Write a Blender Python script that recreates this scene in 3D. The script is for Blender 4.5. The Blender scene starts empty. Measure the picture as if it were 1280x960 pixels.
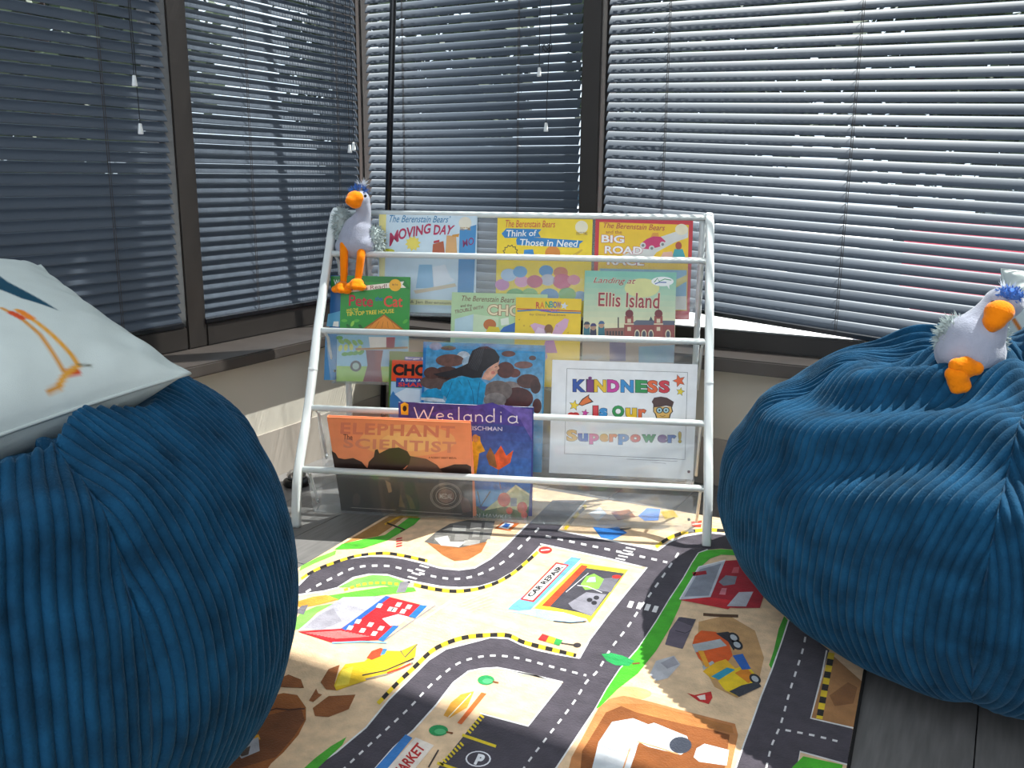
import bpy, bmesh, math, random
import numpy as np
from mathutils import Vector, Matrix

scene = bpy.context.scene
col = scene.collection
random.seed(7)
rng = np.random.default_rng(7)

# ------------------------------------------------------------------ camera
FPX, PIT, ROLL, YAW, CAMH = 1141.0, 0.2227, 0.0089, 0.495, 0.70
_c, _s = math.cos(YAW), math.sin(YAW)
_M = np.array([[_c, -_s, 0], [_s, _c, 0], [0, 0, 1.0]])
_f = np.array([0, math.cos(PIT), -math.sin(PIT)])
_r = np.array([1.0, 0, 0])
_u = np.cross(_r, _f)
CR = _M @ (math.cos(ROLL) * _r + math.sin(ROLL) * _u)
CU = _M @ (-math.sin(ROLL) * _r + math.cos(ROLL) * _u)
CF = _M @ _f
CP = np.array([0, 0, CAMH])
cam_data = bpy.data.cameras.new('camera')
cam = bpy.data.objects.new('camera', cam_data)
col.objects.link(cam)
cam_data.sensor_width = 36.0
cam_data.lens = FPX / 1280.0 * 36.0
cam_data.clip_start = 0.02
cam.matrix_world = Matrix(((CR[0], CU[0], -CF[0], CP[0]), (CR[1], CU[1], -CF[1], CP[1]),
                           (CR[2], CU[2], -CF[2], CP[2]), (0, 0, 0, 1)))
scene.camera = cam

# ------------------------------------------------------------------ light
world = bpy.data.worlds.new('sky')
scene.world = world
world.use_nodes = True
wb = world.node_tree.nodes['Background']
wb.inputs[0].default_value = (0.80, 0.90, 1.0, 1)
wb.inputs[1].default_value = 1.12
sun_d = bpy.data.lights.new('sun', 'SUN')
sun_d.energy = 14.0
sun_d.angle = math.radians(0.53)
sun_d.color = (1.0, 0.95, 0.88)
sun = bpy.data.objects.new('sun', sun_d)
col.objects.link(sun)
sun.rotation_euler = Vector((-0.36, -0.45, -1.0)).to_track_quat('-Z', 'Y').to_euler()
sun.location = (3, 4, 6)
vs = scene.view_settings
vs.view_transform = 'Standard'
vs.look = 'None'
vs.gamma = 1.0
vs.exposure = 0.70
vs.use_curve_mapping = False


# ------------------------------------------------------------------ measuring helpers
def ray(x, y):
    return CR * (x - 640) / FPX + CU * (480 - y) / FPX + CF


def on(x, y, ax, v):
    """point of the place seen at a photo position, lying on the plane axis = v"""
    d = ray(x, y)
    return CP + d * ((v - CP[ax]) / d[ax])


def onplane(x, y, p, n):
    d = ray(x, y)
    return CP + d * (((p - CP) @ n) / (d @ n))


def crop(x0, y0, s):
    def g(*pts):
        return [(x0 + a / s, y0 + b / s) for a, b in pts]
    return g


# ------------------------------------------------------------------ materials
def lin(h):
    if isinstance(h, str):
        h = h.lstrip('#')
        v = [int(h[i:i + 2], 16) / 255 for i in (0, 2, 4)]
        return tuple(a / 12.92 if a <= 0.04045 else ((a + 0.055) / 1.055) ** 2.4 for a in v)
    return tuple(h)


MATS = {}


def mat(name, color, rough=0.5, metal=0.0, var=0.0, vscale=30.0, bump=0.0, bscale=200.0, spec=0.5,
        sheen=0.0, sheen_tint=(1, 1, 1), stretch=None, coat=0.0, sub=None):
    if name in MATS:
        return MATS[name]
    m = bpy.data.materials.new(name)
    m.use_nodes = True
    nt = m.node_tree
    b = nt.nodes['Principled BSDF']
    c = lin(color)
    b.inputs['Base Color'].default_value = (*c, 1)
    b.inputs['Roughness'].default_value = rough
    b.inputs['Metallic'].default_value = metal
    b.inputs['Specular IOR Level'].default_value = spec
    b.inputs['Coat Weight'].default_value = coat
    if sheen:
        b.inputs['Sheen Weight'].default_value = sheen
        b.inputs['Sheen Tint'].default_value = (*sheen_tint, 1)
        b.inputs['Sheen Roughness'].default_value = 0.35
    tc = nt.nodes.new('ShaderNodeTexCoord')
    mp = nt.nodes.new('ShaderNodeMapping')
    nt.links.new(tc.outputs['Object'], mp.inputs['Vector'])
    if stretch:
        mp.inputs['Scale'].default_value = stretch
    if var:
        n = nt.nodes.new('ShaderNodeTexNoise')
        n.inputs['Scale'].default_value = vscale
        n.inputs['Detail'].default_value = 6
        nt.links.new(mp.outputs['Vector'], n.inputs['Vector'])
        r = nt.nodes.new('ShaderNodeMapRange')
        r.inputs['From Min'].default_value = 0.25
        r.inputs['From Max'].default_value = 0.75
        r.inputs['To Min'].default_value = 1 - var
        r.inputs['To Max'].default_value = 1 + var
        nt.links.new(n.outputs['Fac'], r.inputs['Value'])
        mx = nt.nodes.new('ShaderNodeVectorMath')
        mx.operation = 'SCALE'
        mx.inputs[0].default_value = c
        nt.links.new(r.outputs['Result'], mx.inputs['Scale'])
        nt.links.new(mx.outputs['Vector'], b.inputs['Base Color'])
    if bump:
        n2 = nt.nodes.new('ShaderNodeTexNoise')
        n2.inputs['Scale'].default_value = bscale
        n2.inputs['Detail'].default_value = 4
        nt.links.new(mp.outputs['Vector'], n2.inputs['Vector'])
        bp = nt.nodes.new('ShaderNodeBump')
        bp.inputs['Strength'].default_value = bump
        bp.inputs['Distance'].default_value = 0.002
        nt.links.new(n2.outputs['Fac'], bp.inputs['Height'])
        nt.links.new(bp.outputs['Normal'], b.inputs['Normal'])
    MATS[name] = m
    return m


def clear_mat(name, tint, gloss, haze, haze_col=(0.9, 0.93, 0.96), rough=0.05):
    m = bpy.data.materials.new(name)
    m.use_nodes = True
    nt = m.node_tree
    nt.nodes.remove(nt.nodes['Principled BSDF'])
    out = nt.nodes['Material Output']
    tr = nt.nodes.new('ShaderNodeBsdfTransparent')
    tr.inputs[0].default_value = (*tint, 1)
    gl = nt.nodes.new('ShaderNodeBsdfGlossy')
    gl.inputs['Roughness'].default_value = rough
    lw = nt.nodes.new('ShaderNodeLayerWeight')      # the same from both sides of the sheet
    lw.inputs['Blend'].default_value = 0.5
    pw = nt.nodes.new('ShaderNodeMath')
    pw.operation = 'POWER'
    pw.inputs[1].default_value = 4.0
    nt.links.new(lw.outputs['Facing'], pw.inputs[0])
    mu = nt.nodes.new('ShaderNodeMath')
    mu.operation = 'MULTIPLY_ADD'
    mu.inputs[1].default_value = gloss * 0.8
    mu.inputs[2].default_value = gloss * 0.035
    nt.links.new(pw.outputs[0], mu.inputs[0])
    m1 = nt.nodes.new('ShaderNodeMixShader')
    nt.links.new(mu.outputs[0], m1.inputs[0])
    nt.links.new(tr.outputs[0], m1.inputs[1])
    nt.links.new(gl.outputs[0], m1.inputs[2])
    last = m1
    if haze:
        df = nt.nodes.new('ShaderNodeBsdfDiffuse')
        df.inputs[0].default_value = (*haze_col, 1)
        tl = nt.nodes.new('ShaderNodeBsdfTranslucent')
        tl.inputs[0].default_value = (*haze_col, 1)
        ad = nt.nodes.new('ShaderNodeMixShader')
        ad.inputs[0].default_value = 0.5
        nt.links.new(df.outputs[0], ad.inputs[1])
        nt.links.new(tl.outputs[0], ad.inputs[2])
        m2 = nt.nodes.new('ShaderNodeMixShader')
        m2.inputs[0].default_value = haze
        nt.links.new(last.outputs[0], m2.inputs[1])
        nt.links.new(ad.outputs[0], m2.inputs[2])
        last = m2
    nt.links.new(last.outputs[0], out.inputs['Surface'])
    MATS[name] = m
    return m


def print_mat(name, rough=0.5, noise=0.0, nscale=60, bump=0.0, bscale=300, coat=0.0, spec=0.4, sheen=0.0):
    m = bpy.data.materials.new(name)
    m.use_nodes = True
    nt = m.node_tree
    b = nt.nodes['Principled BSDF']
    b.inputs['Roughness'].default_value = rough
    b.inputs['Coat Weight'].default_value = coat
    b.inputs['Coat Roughness'].default_value = 0.15
    b.inputs['Specular IOR Level'].default_value = spec
    b.inputs['Sheen Weight'].default_value = sheen
    a = nt.nodes.new('ShaderNodeAttribute')
    a.attribute_name = 'Col'
    if noise:
        tc = nt.nodes.new('ShaderNodeTexCoord')
        n = nt.nodes.new('ShaderNodeTexNoise')
        n.inputs['Scale'].default_value = nscale
        n.inputs['Detail'].default_value = 5
        nt.links.new(tc.outputs['Object'], n.inputs['Vector'])
        r = nt.nodes.new('ShaderNodeMapRange')
        r.inputs['From Min'].default_value = 0.3
        r.inputs['From Max'].default_value = 0.7
        r.inputs['To Min'].default_value = 1 - noise
        r.inputs['To Max'].default_value = 1 + noise
        nt.links.new(n.outputs['Fac'], r.inputs['Value'])
        sc = nt.nodes.new('ShaderNodeVectorMath')
        sc.operation = 'SCALE'
        nt.links.new(a.outputs['Color'], sc.inputs[0])
        nt.links.new(r.outputs['Result'], sc.inputs['Scale'])
        nt.links.new(sc.outputs['Vector'], b.inputs['Base Color'])
    else:
        nt.links.new(a.outputs['Color'], b.inputs['Base Color'])
    if bump:
        tc = nt.nodes.new('ShaderNodeTexCoord')
        n2 = nt.nodes.new('ShaderNodeTexNoise')
        n2.inputs['Scale'].default_value = bscale
        nt.links.new(tc.outputs['Object'], n2.inputs['Vector'])
        bp = nt.nodes.new('ShaderNodeBump')
        bp.inputs['Strength'].default_value = bump
        bp.inputs['Distance'].default_value = 0.002
        nt.links.new(n2.outputs['Fac'], bp.inputs['Height'])
        nt.links.new(bp.outputs['Normal'], b.inputs['Normal'])
    MATS[name] = m
    return m


mat('paint', '#c9c3b6', 0.7, var=0.03, vscale=6, bump=0.08, bscale=150)
mat('base_paint', '#a39a90', 0.6, var=0.03, vscale=8)
mat('ceiling_paint', '#dcdcd8', 0.8, var=0.02)
mat('plank', '#757270', 0.45, var=0.22, vscale=9, bump=0.12, bscale=90, stretch=(14, 1.2, 6))
mat('subfloor', '#2a2928', 0.8, var=0.05)
mat('bronze', '#2b2623', 0.45, var=0.10, vscale=20, spec=0.5)
mat('sill', '#48423f', 0.28, var=0.08, vscale=14, spec=0.6)
mat('slat', '#4e5661', 0.5, metal=0.0, var=0.03, vscale=5, spec=0.2)
mat('rail_black', '#14151a', 0.25, spec=0.6, var=0.05)
mat('cord', '#1a1a1c', 0.7, var=0.1, vscale=200)
mat('ladder', '#3b3430', 0.7, var=0.2, vscale=200)
mat('tassel', '#eceeee', 0.3, var=0.03, vscale=100)
mat('white_metal', '#e0e5e4', 0.28, var=0.02, vscale=20, coat=0.3)
mat('black', '#0b0b0c', 0.4, var=0.1)
mat('chrome', '#c9c9cc', 0.12, metal=1.0, var=0.02)
mat('pages', '#f1ede2', 0.8, var=0.04, vscale=300, stretch=(1, 1, 20))
mat('paper', '#f2f3f5', 0.6, var=0.01)
mat('corduroy', (0.0062, 0.056, 0.122), 0.85, var=0.5, vscale=26, bump=0.6, bscale=380, spec=0.15, sheen=0.22,
    sheen_tint=(0.45, 0.75, 1.0))
mat('seam_blue', (0.006, 0.05, 0.11), 0.9, var=0.2)
mat('plush_grey', '#a9acbc', 0.9, var=0.06, vscale=60, bump=0.5, bscale=500, sheen=0.5, spec=0.1)
mat('plush_orange', '#ff8a12', 0.9, var=0.08, vscale=60, bump=0.6, bscale=400, sheen=0.3, spec=0.1)
mat('fur', '#aab5b4', 0.9, var=0.25, vscale=60, sheen=0.4, spec=0.1)
mat('fur_blue', '#4a78c4', 0.9, var=0.2, vscale=80, sheen=0.4, spec=0.1)
mat('fur_pale', '#dfe3ea', 0.9, var=0.1, vscale=80, sheen=0.4, spec=0.1)
mat('eye', '#0a0a0c', 0.1, var=0.02)
mat('rug_back', '#1c1a19', 0.9, var=0.1)
mat('asphalt', '#d2d2d2', 0.9, var=0.08, vscale=3)
mat('leaf', '#25331c', 0.7, var=0.4, vscale=7)
mat('bark', '#3a2c22', 0.9, var=0.3, vscale=10)
mat('car_white', '#e6e8ec', 0.25, var=0.01, coat=0.5)
mat('car_red', '#c2475a', 0.25, var=0.01, coat=0.5)
mat('car_glass', '#1b2733', 0.06, var=0.01)
mat('tyre', '#101010', 0.8, var=0.1)
clear_mat('glass', (0.93, 0.96, 0.97), 0.8, 0.0)
clear_mat('acrylic', (0.975, 0.985, 0.99), 1.0, 0.075)
print_mat('cover_print', 0.35, noise=0.05, nscale=40, coat=0.25)
print_mat('art_print', 0.38, noise=0.28, nscale=90, coat=0.25)
print_mat('rug_print', 0.95, noise=0.16, nscale=45, bump=0.6, bscale=350, spec=0.1, sheen=0.15)
print_mat('pillow_print', 0.85, noise=0.03, nscale=30, bump=0.2, bscale=900, spec=0.15)


# ------------------------------------------------------------------ mesh helpers
def tag(o, label=None, cat=None, group=None, kind=None):
    if label:
        o['label'] = label
    if cat:
        o['category'] = cat
    if group:
        o['group'] = group
    if kind:
        o['kind'] = kind
    return o


def empty(name, loc=(0, 0, 0)):
    o = bpy.data.objects.new(name, None)
    o.location = loc
    o.empty_display_size = 0.05
    col.objects.link(o)
    return o


def link(name, me, material, parent=None, smooth=False):
    o = bpy.data.objects.new(name, me)
    if material:
        me.materials.clear()
        me.materials.append(MATS[material])
    col.objects.link(o)
    if parent is not None:
        o.parent = parent
        o.matrix_parent_inverse = Matrix.Translation(parent.location).inverted()
    if smooth:
        me.polygons.foreach_set('use_smooth', [True] * len(me.polygons))
    return o


class MB:
    """collects shapes in world coordinates into one mesh"""

    def __init__(self):
        self.v, self.f = [], []

    def add(self, vs_, fs_):
        o = len(self.v)
        self.v += [tuple(p) for p in vs_]
        self.f += [tuple(i + o for i in f) for f in fs_]
        return self

    def box(self, x0, x1, y0, y1, z0, z1):
        p = [(x, y, z) for z in (z0, z1) for y in (y0, y1) for x in (x0, x1)]
        return self.add(p, [(0, 2, 3, 1), (4, 5, 7, 6), (0, 1, 5, 4), (2, 6, 7, 3), (0, 4, 6, 2), (1, 3, 7, 5)])

    def hexa(self, bottom, top):
        n = len(bottom)
        self.add(list(bottom) + list(top), [tuple(range(n))[::-1], tuple(range(n, 2 * n))] +
                 [(i, (i + 1) % n, n + (i + 1) % n, n + i) for i in range(n)])
        return self

    def tube(self, pts, r, n=8, caps=True, flat=None):
        """swept section; r scalar or list; flat=(axis,(ra,rb)) for a rounded flat bar"""
        P = [np.array(p, float) for p in pts]
        m = len(P)
        rs = r if isinstance(r, (list, tuple)) else [r] * m
        vs_, prev = [], None
        for i in range(m):
            t = P[min(i + 1, m - 1)] - P[max(i - 1, 0)]
            t /= np.linalg.norm(t) + 1e-12
            if prev is None:
                a = np.array([0, 0, 1.0]) if abs(t[2]) < 0.9 else np.array([1.0, 0, 0])
                if flat is not None:
                    a = np.array(flat[0], float)
            else:
                a = prev
            a = a - t * (a @ t)
            a /= np.linalg.norm(a)
            prev = a
            b = np.cross(t, a)
            for k in range(n):
                an = 2 * math.pi * (k + 0.5) / n
                ca, sa = math.cos(an), math.sin(an)
                if flat is not None:
                    ca = math.copysign(abs(ca) ** 0.45, ca) * flat[1][0]
                    sa = math.copysign(abs(sa) ** 0.45, sa) * flat[1][1]
                    vs_.append(P[i] + a * ca + b * sa)
                else:
                    vs_.append(P[i] + rs[i] * (a * ca + b * sa))
        fs_ = []
        for i in range(m - 1):
            for k in range(n):
                k2 = (k + 1) % n
                fs_.append((i * n + k, i * n + k2, (i + 1) * n + k2, (i + 1) * n + k))
        if caps:
            fs_.append(tuple(range(n))[::-1])
            fs_.append(tuple((m - 1) * n + k for k in range(n)))
        return self.add(vs_, fs_)

    def lathe(self, prof, c, n=24):
        vs_, fs_ = [], []
        for r, z in prof:
            for k in range(n):
                a = 2 * math.pi * k / n
                vs_.append((c[0] + r * math.cos(a), c[1] + r * math.sin(a), c[2] + z))
        for i in range(len(prof) - 1):
            for k in range(n):
                k2 = (k + 1) % n
                fs_.append((i * n + k, i * n + k2, (i + 1) * n + k2, (i + 1) * n + k))
        fs_.append(tuple(range(n))[::-1])
        fs_.append(tuple((len(prof) - 1) * n + k for k in range(n)))
        return self.add(vs_, fs_)

    def mesh(self, name):
        me = bpy.data.meshes.new(name)
        me.from_pydata([tuple(map(float, p)) for p in self.v], [], self.f)
        return me

    def build(self, name, material, parent=None, smooth=False):
        return link(name, self.mesh(name), material, parent, smooth)


def arc_smooth(pts, n=6):
    """Catmull-Rom through the points"""
    P = [np.array(p, float) for p in pts]
    out = []
    for i in range(len(P) - 1):
        p0 = P[max(i - 1, 0)]
        p1, p2 = P[i], P[i + 1]
        p3 = P[min(i + 2, len(P) - 1)]
        for k in range(n):
            t = k / n
            out.append(0.5 * ((2 * p1) + (-p0 + p2) * t + (2 * p0 - 5 * p1 + 4 * p2 - p3) * t * t +
                              (-p0 + 3 * p1 - 3 * p2 + p3) * t ** 3))
    out.append(P[-1])
    return out


# ------------------------------------------------------------------ flat print (covers, poster, rug)
TEXTS = {}


def text_shape(s, offset=0.0, shear=0.0, spacing=1.0):
    key = (s, offset, shear, spacing)
    if key in TEXTS:
        return TEXTS[key]
    cu = bpy.data.curves.new('lettering', 'FONT')
    cu.body = s
    cu.offset = offset
    cu.shear = shear
    cu.space_character = spacing
    cu.resolution_u = 3
    cu.fill_mode = 'FRONT'
    o = bpy.data.objects.new('lettering', cu)
    col.objects.link(o)
    dg = bpy.context.evaluated_depsgraph_get()
    me = bpy.data.meshes.new_from_object(o.evaluated_get(dg))
    v = np.array([p.co[:2] for p in me.vertices])
    f = [tuple(p.vertices) for p in me.polygons]
    bpy.data.objects.remove(o)
    bpy.data.curves.remove(cu)
    bpy.data.meshes.remove(me)
    TEXTS[key] = (v, f)
    return v, f


class Print:
    """coloured flat shapes lying on a surface given by a mapping (photo position, lift) -> point"""

    def __init__(self, place, step=0.00012, z0=0.0003):
        self.place, self.step, self.z0 = place, step, z0
        self.v, self.f, self.c = [], [], []

    def _add(self, pts, faces, color, layer):
        o = len(self.v)
        h = self.z0 + self.step * layer
        self.v += [tuple(self.place(x, y, h)) for x, y in pts]
        self.f += [tuple(i + o for i in f) for f in faces]
        self.c += [lin(color)] * len(faces)

    def poly(self, pts, color, layer=1):
        self._add(pts, [tuple(range(len(pts)))], color, layer)

    def ell(self, c, rx, ry, color, layer=1, n=18, rot=0.0):
        cx, cy = c
        pts = []
        for k in range(n):
            a = 2 * math.pi * k / n
            x, y = rx * math.cos(a), ry * math.sin(a)
            pts.append((cx + x * math.cos(rot) - y * math.sin(rot), cy + x * math.sin(rot) + y * math.cos(rot)))
        self.poly(pts, color, layer)

    def star(self, c, r, color, layer, n=5, inner=0.45, rot=0.2):
        self.poly([(c[0] + (r if k % 2 == 0 else r * inner) * math.sin(rot + math.pi * k / n),
                    c[1] - (r if k % 2 == 0 else r * inner) * math.cos(rot + math.pi * k / n)) for k in range(2 * n)],
                  color, layer)

    def stroke(self, pts, w, color, layer=1, closed=False):
        P = [np.array(p, float) for p in pts]
        if closed:
            P = P + [P[0]]
        L, R = [], []
        for i in range(len(P)):
            t = P[min(i + 1, len(P) - 1)] - P[max(i - 1, 0)]
            t /= np.linalg.norm(t) + 1e-9
            nn = np.array([-t[1], t[0]]) * w / 2
            L.append(P[i] + nn)
            R.append(P[i] - nn)
        m = len(P)
        self._add([tuple(p) for p in L + R], [(i, i + 1, m + i + 1, m + i) for i in range(m - 1)], color, layer)

    def dashes(self, pts, w, color, layer=1, on_=9, off=9, colors=None):
        P = arc_smooth([(*p, 0) for p in pts], 8)
        P = [p[:2] for p in P]
        d = np.concatenate([[0], np.cumsum([np.linalg.norm(P[i + 1] - P[i]) for i in range(len(P) - 1)])])
        X = np.array(P)
        s, k = 0.0, 0
        while s < d[-1] - 1:
            e = min(s + on_, d[-1])
            q = [(np.interp(t, d, X[:, 0]), np.interp(t, d, X[:, 1])) for t in np.linspace(s, e, 3)]
            self.stroke(q, w, colors[k % len(colors)] if colors else color, layer)
            s = e + off
            k += 1

    def text(self, s, quad, color, layer=2, offset=0.01, shear=0.0, outline=None, ow=0.035, spacing=1.0):
        """lettering fitted to a quad: bottom-left, bottom-right, top-right, top-left"""
        q = [np.array(p, float) for p in quad]
        v0, _ = text_shape(s, offset, shear, spacing)
        lo, hi = v0.min(0), v0.max(0)

        def put(v, f, c, ly):
            t = (v - lo) / (hi - lo)
            pts = [tuple((1 - a) * (1 - b) * q[0] + a * (1 - b) * q[1] + a * b * q[2] + (1 - a) * b * q[3]) for a, b in t]
            self._add(pts, f, c, ly)
        if outline:
            put(*text_shape(s, offset + ow, shear, spacing), outline, layer - 1)
        put(*text_shape(s, offset, shear, spacing), color, layer)

    def shade(self, quad, c0, c1, layer, n=8):
        """printed blend from the top colour to the bottom colour (bl, br, tr, tl)"""
        q = [np.array(p, float) for p in quad]
        a, b = np.array(lin(c0)), np.array(lin(c1))
        for i in range(n):
            t0, t1 = i / n, (i + 1) / n
            l0, l1 = q[3] + (q[0] - q[3]) * t0, q[3] + (q[0] - q[3]) * t1
            r0, r1 = q[2] + (q[1] - q[2]) * t0, q[2] + (q[1] - q[2]) * t1
            self.poly([tuple(l0), tuple(r0), tuple(r1), tuple(l1)], tuple(a + (b - a) * (i + 0.5) / n), layer)

    def build(self, name, material, parent):
        me = bpy.data.meshes.new(name)
        me.from_pydata([tuple(map(float, p)) for p in self.v], [], self.f)
        at = me.color_attributes.new('Col', 'FLOAT_COLOR', 'CORNER')
        buf = []
        for c, f in zip(self.c, self.f):
            buf += [*c, 1.0] * len(f)
        at.data.foreach_set('color', buf)
        return link(name, me, material, parent)


# ------------------------------------------------------------------ the room
XW, YW = -1.488, 2.03            # faces of the left and back walls
ZS = 0.317                       # top of the window sills
XF, YF = -1.592, 2.070           # faces of the window frames
XB, YB = -1.600, 2.088           # planes of the blinds
ZH = 2.80                        # window head
X1, Y1 = 2.60, -1.60             # far ends of the modelled room

fl = MB().box(XW - 0.1, X1, Y1, YW + 0.1, -0.06, -0.006).build('floor', 'subfloor')
tag(fl, kind='structure')
PWD = 0.152
pmesh = {}
i = 0
x = XW
while x < X1 - 0.01:
    L = 1.22
    y = Y1 - (i * 0.43) % L
    while y < YW:
        y0, y1 = max(y, Y1), min(y + L, YW)
        if y1 - y0 > 0.03:
            key = round(y1 - y0, 3)
            if key not in pmesh:
                g = 0.0004
                b0, b1 = g + 0.0006, PWD - g - 0.0006
                l0, l1 = g + 0.0006, key - g - 0.0006
                me = MB().hexa([(g, g, -0.006), (PWD - g, g, -0.006), (PWD - g, key - g, -0.006), (g, key - g, -0.006)],
                               [(b0, l0, 0), (b1, l0, 0), (b1, l1, 0), (b0, l1, 0)]).mesh('plank')
                me.materials.append(MATS['plank'])
                pmesh[key] = me
            o = bpy.data.objects.new('plank', pmesh[key])
            o.location = (x, y0, 0)
            col.objects.link(o)
            o.parent = fl
        y += L
    x += PWD
    i += 1

tag(MB().box(XW - 0.16, XW, 0.10, YW + 0.16, 0, ZS - 0.03).box(XW - 0.16, XW, Y1, 0.10, 0, ZH + 0.1)
    .box(XW - 0.16, XW, 0.10, YW + 0.16, ZH, ZH + 0.1).build('wall_left', 'paint'), kind='structure')
tag(MB().box(XW, X1, YW, YW + 0.16, 0, ZS - 0.03).box(1.30, X1, YW, YW + 0.16, ZS - 0.03, ZH + 0.1)
    .box(XW, 1.30, YW, YW + 0.16, ZH, ZH + 0.1).build('wall_back', 'paint'), kind='structure')
tag(MB().box(X1, X1 + 0.1, Y1, YW + 0.16, 0, ZH + 0.1).build('wall_right_added', 'paint'), kind='structure')  # unseen wall, added to cut the fill light on the left blinds
tag(MB().box(XW - 0.16, X1 + 0.1, -0.5, YW + 0.16, ZH + 0.1, ZH + 0.16).build('ceiling', 'ceiling_paint'), kind='structure')
tag(MB().hexa([(XW, Y1, 0), (XW + 0.012, Y1, 0), (XW + 0.012, YW, 0), (XW, YW, 0)],
              [(XW, Y1, 0.11), (XW + 0.005, Y1, 0.11), (XW + 0.005, YW, 0.11), (XW, YW, 0.11)])
    .build('baseboard_left', 'base_paint'), kind='structure')
tag(MB().hexa([(XW + 0.012, YW - 0.012, 0), (X1, YW - 0.012, 0), (X1, YW, 0), (XW + 0.012, YW, 0)],
              [(XW + 0.005, YW - 0.005, 0.11), (X1, YW - 0.005, 0.11), (X1, YW, 0.11), (XW + 0.005, YW, 0.11)])
    .build('baseboard_back', 'base_paint'), kind='structure')


def bevel_box(name, dims, material, parent=None, bev=0.004):
    me = MB().box(*dims).mesh(name)
    bm = bmesh.new()
    bm.from_mesh(me)
    bmesh.ops.bevel(bm, geom=bm.edges[:], offset=bev, segments=2, affect='EDGES')
    bm.to_mesh(me)
    bm.free()
    return link(name, me, material, parent)


# sills with a nosing, and the sill boards' small paint chips
tag(bevel_box('trim_1', (XW - 0.17, XW + 0.046, 0.10, 1.955, ZS - 0.026, ZS), 'sill', bev=0.003), kind='structure')
tag(bevel_box('trim_2', (XW - 0.17, 1.30, 1.955, YW + 0.17, ZS - 0.032, ZS), 'sill', bev=0.003), kind='structure')

# mullions
mL0, mL1 = on(221, 216, 0, XF)[1], on(246, 216, 0, XF)[1]
mB0, mB1 = on(725.8, 135, 1, YF)[0], on(749.8, 135, 1, YF)[0]
tag(bevel_box('trim_3', (XF - 0.085, XF, mL0, mL1, ZS, ZH), 'bronze', bev=0.003), kind='structure')
tag(bevel_box('trim_4', (mB0, mB1, YF, YF + 0.055, ZS, ZH), 'bronze', bev=0.003), kind='structure')
tag(bevel_box('trim_5', (-1.70, -1.645, 2.125, 2.18, ZS, ZH), 'bronze', bev=0.003), kind='structure')


def window(name, axis, a0, a1, face, depth, fz=0.042):
    """aluminium frame of four bars with a pane; axis 'y' = in the left wall, 'x' = in the back wall"""
    t = 0.016

    def bx(u0, u1, d0, d1, z0, z1):
        return (face - d1, face - d0, u0, u1, z0, z1) if axis == 'y' else (u0, u1, face + d0, face + d1, z0, z1)
    root = empty(name, (face, (a0 + a1) / 2, ZS) if axis == 'y' else ((a0 + a1) / 2, face, ZS))
    tag(root, kind='structure')
    bevel_box('bottom_rail', bx(a0, a1, 0.0, 0.03, ZS, ZS + fz), 'bronze', root, 0.003)
    bevel_box('inner_rail', bx(a0, a1, 0.03, depth, ZS, ZS + fz * 0.72), 'bronze', root, 0.003)
    bevel_box('top_rail', bx(a0, a1, 0.035, depth, ZH - 0.05, ZH), 'bronze', root, 0.003)
    bevel_box('stile', bx(a0, a0 + t * 0.5, 0.035, depth, ZS + fz, ZH - 0.05), 'bronze', root, 0.003)
    bevel_box('stile', bx(a1 - t * 0.5, a1, 0.035, depth, ZS + fz, ZH - 0.05), 'bronze', root, 0.003)
    MB().box(*bx(a0 + 0.01, a1 - 0.01, 0.060, 0.064, ZS + fz * 0.7, ZH - 0.04)).build('pane', 'glass', root)
    return root


window('window_1', 'y', 0.10, mL0, XF, 0.08, 0.051)
window('window_2', 'y', mL1, 2.06, XF, 0.08, 0.051)
window('window_3', 'x', -1.62, mB0, YF, 0.08)
window('window_4', 'x', mB1, 1.30, YF, 0.08)

# ------------------------------------------------------------------ the mini blinds
PITCH, SLW, TILT = 0.0215, 0.0252, math.radians(57)


def slat_mesh(length):
    """one crowned slat along +x; room side is -y, its outer edge is the high one"""
    n = 8
    top, bot = [], []
    for k in range(n + 1):
        t = k / n - 0.5
        w = t * SLW
        crown = 0.0020 * (1 - (2 * t) ** 2)
        for lst, dz in ((top, 0.0), (bot, -0.0004)):
            yy, zz = w, crown + dz
            lst.append((yy * math.cos(TILT) - zz * math.sin(TILT), yy * math.sin(TILT) + zz * math.cos(TILT)))
    ring = top + bot[::-1]
    m = len(ring)
    vs_ = [(0, a, b) for a, b in ring] + [(length, a, b) for a, b in ring]
    fs_ = [(k, (k + 1) % m, m + (k + 1) % m, m + k) for k in range(m)]
    fs_ += [(k, k + 1, m - 2 - k, m - 1 - k) for k in range(n)]
    fs_ += [(m + k, m + m - 1 - k, m + m - 2 - k, m + k + 1) for k in range(n)]
    me = MB().add(vs_, [f[::-1] for f in fs_]).mesh('slat')
    me.materials.append(MATS['slat'])
    me.polygons.foreach_set('use_smooth', [True] * len(me.polygons))
    return me


def tassel(p, parent):
    return MB().lathe([(0.0022, 0.021), (0.0034, 0.020), (0.0056, 0.002), (0.0050, 0.0)], (p[0], p[1], p[2] - 0.0105), 10) \
        .build('tassel', 'tassel', parent)


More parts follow.
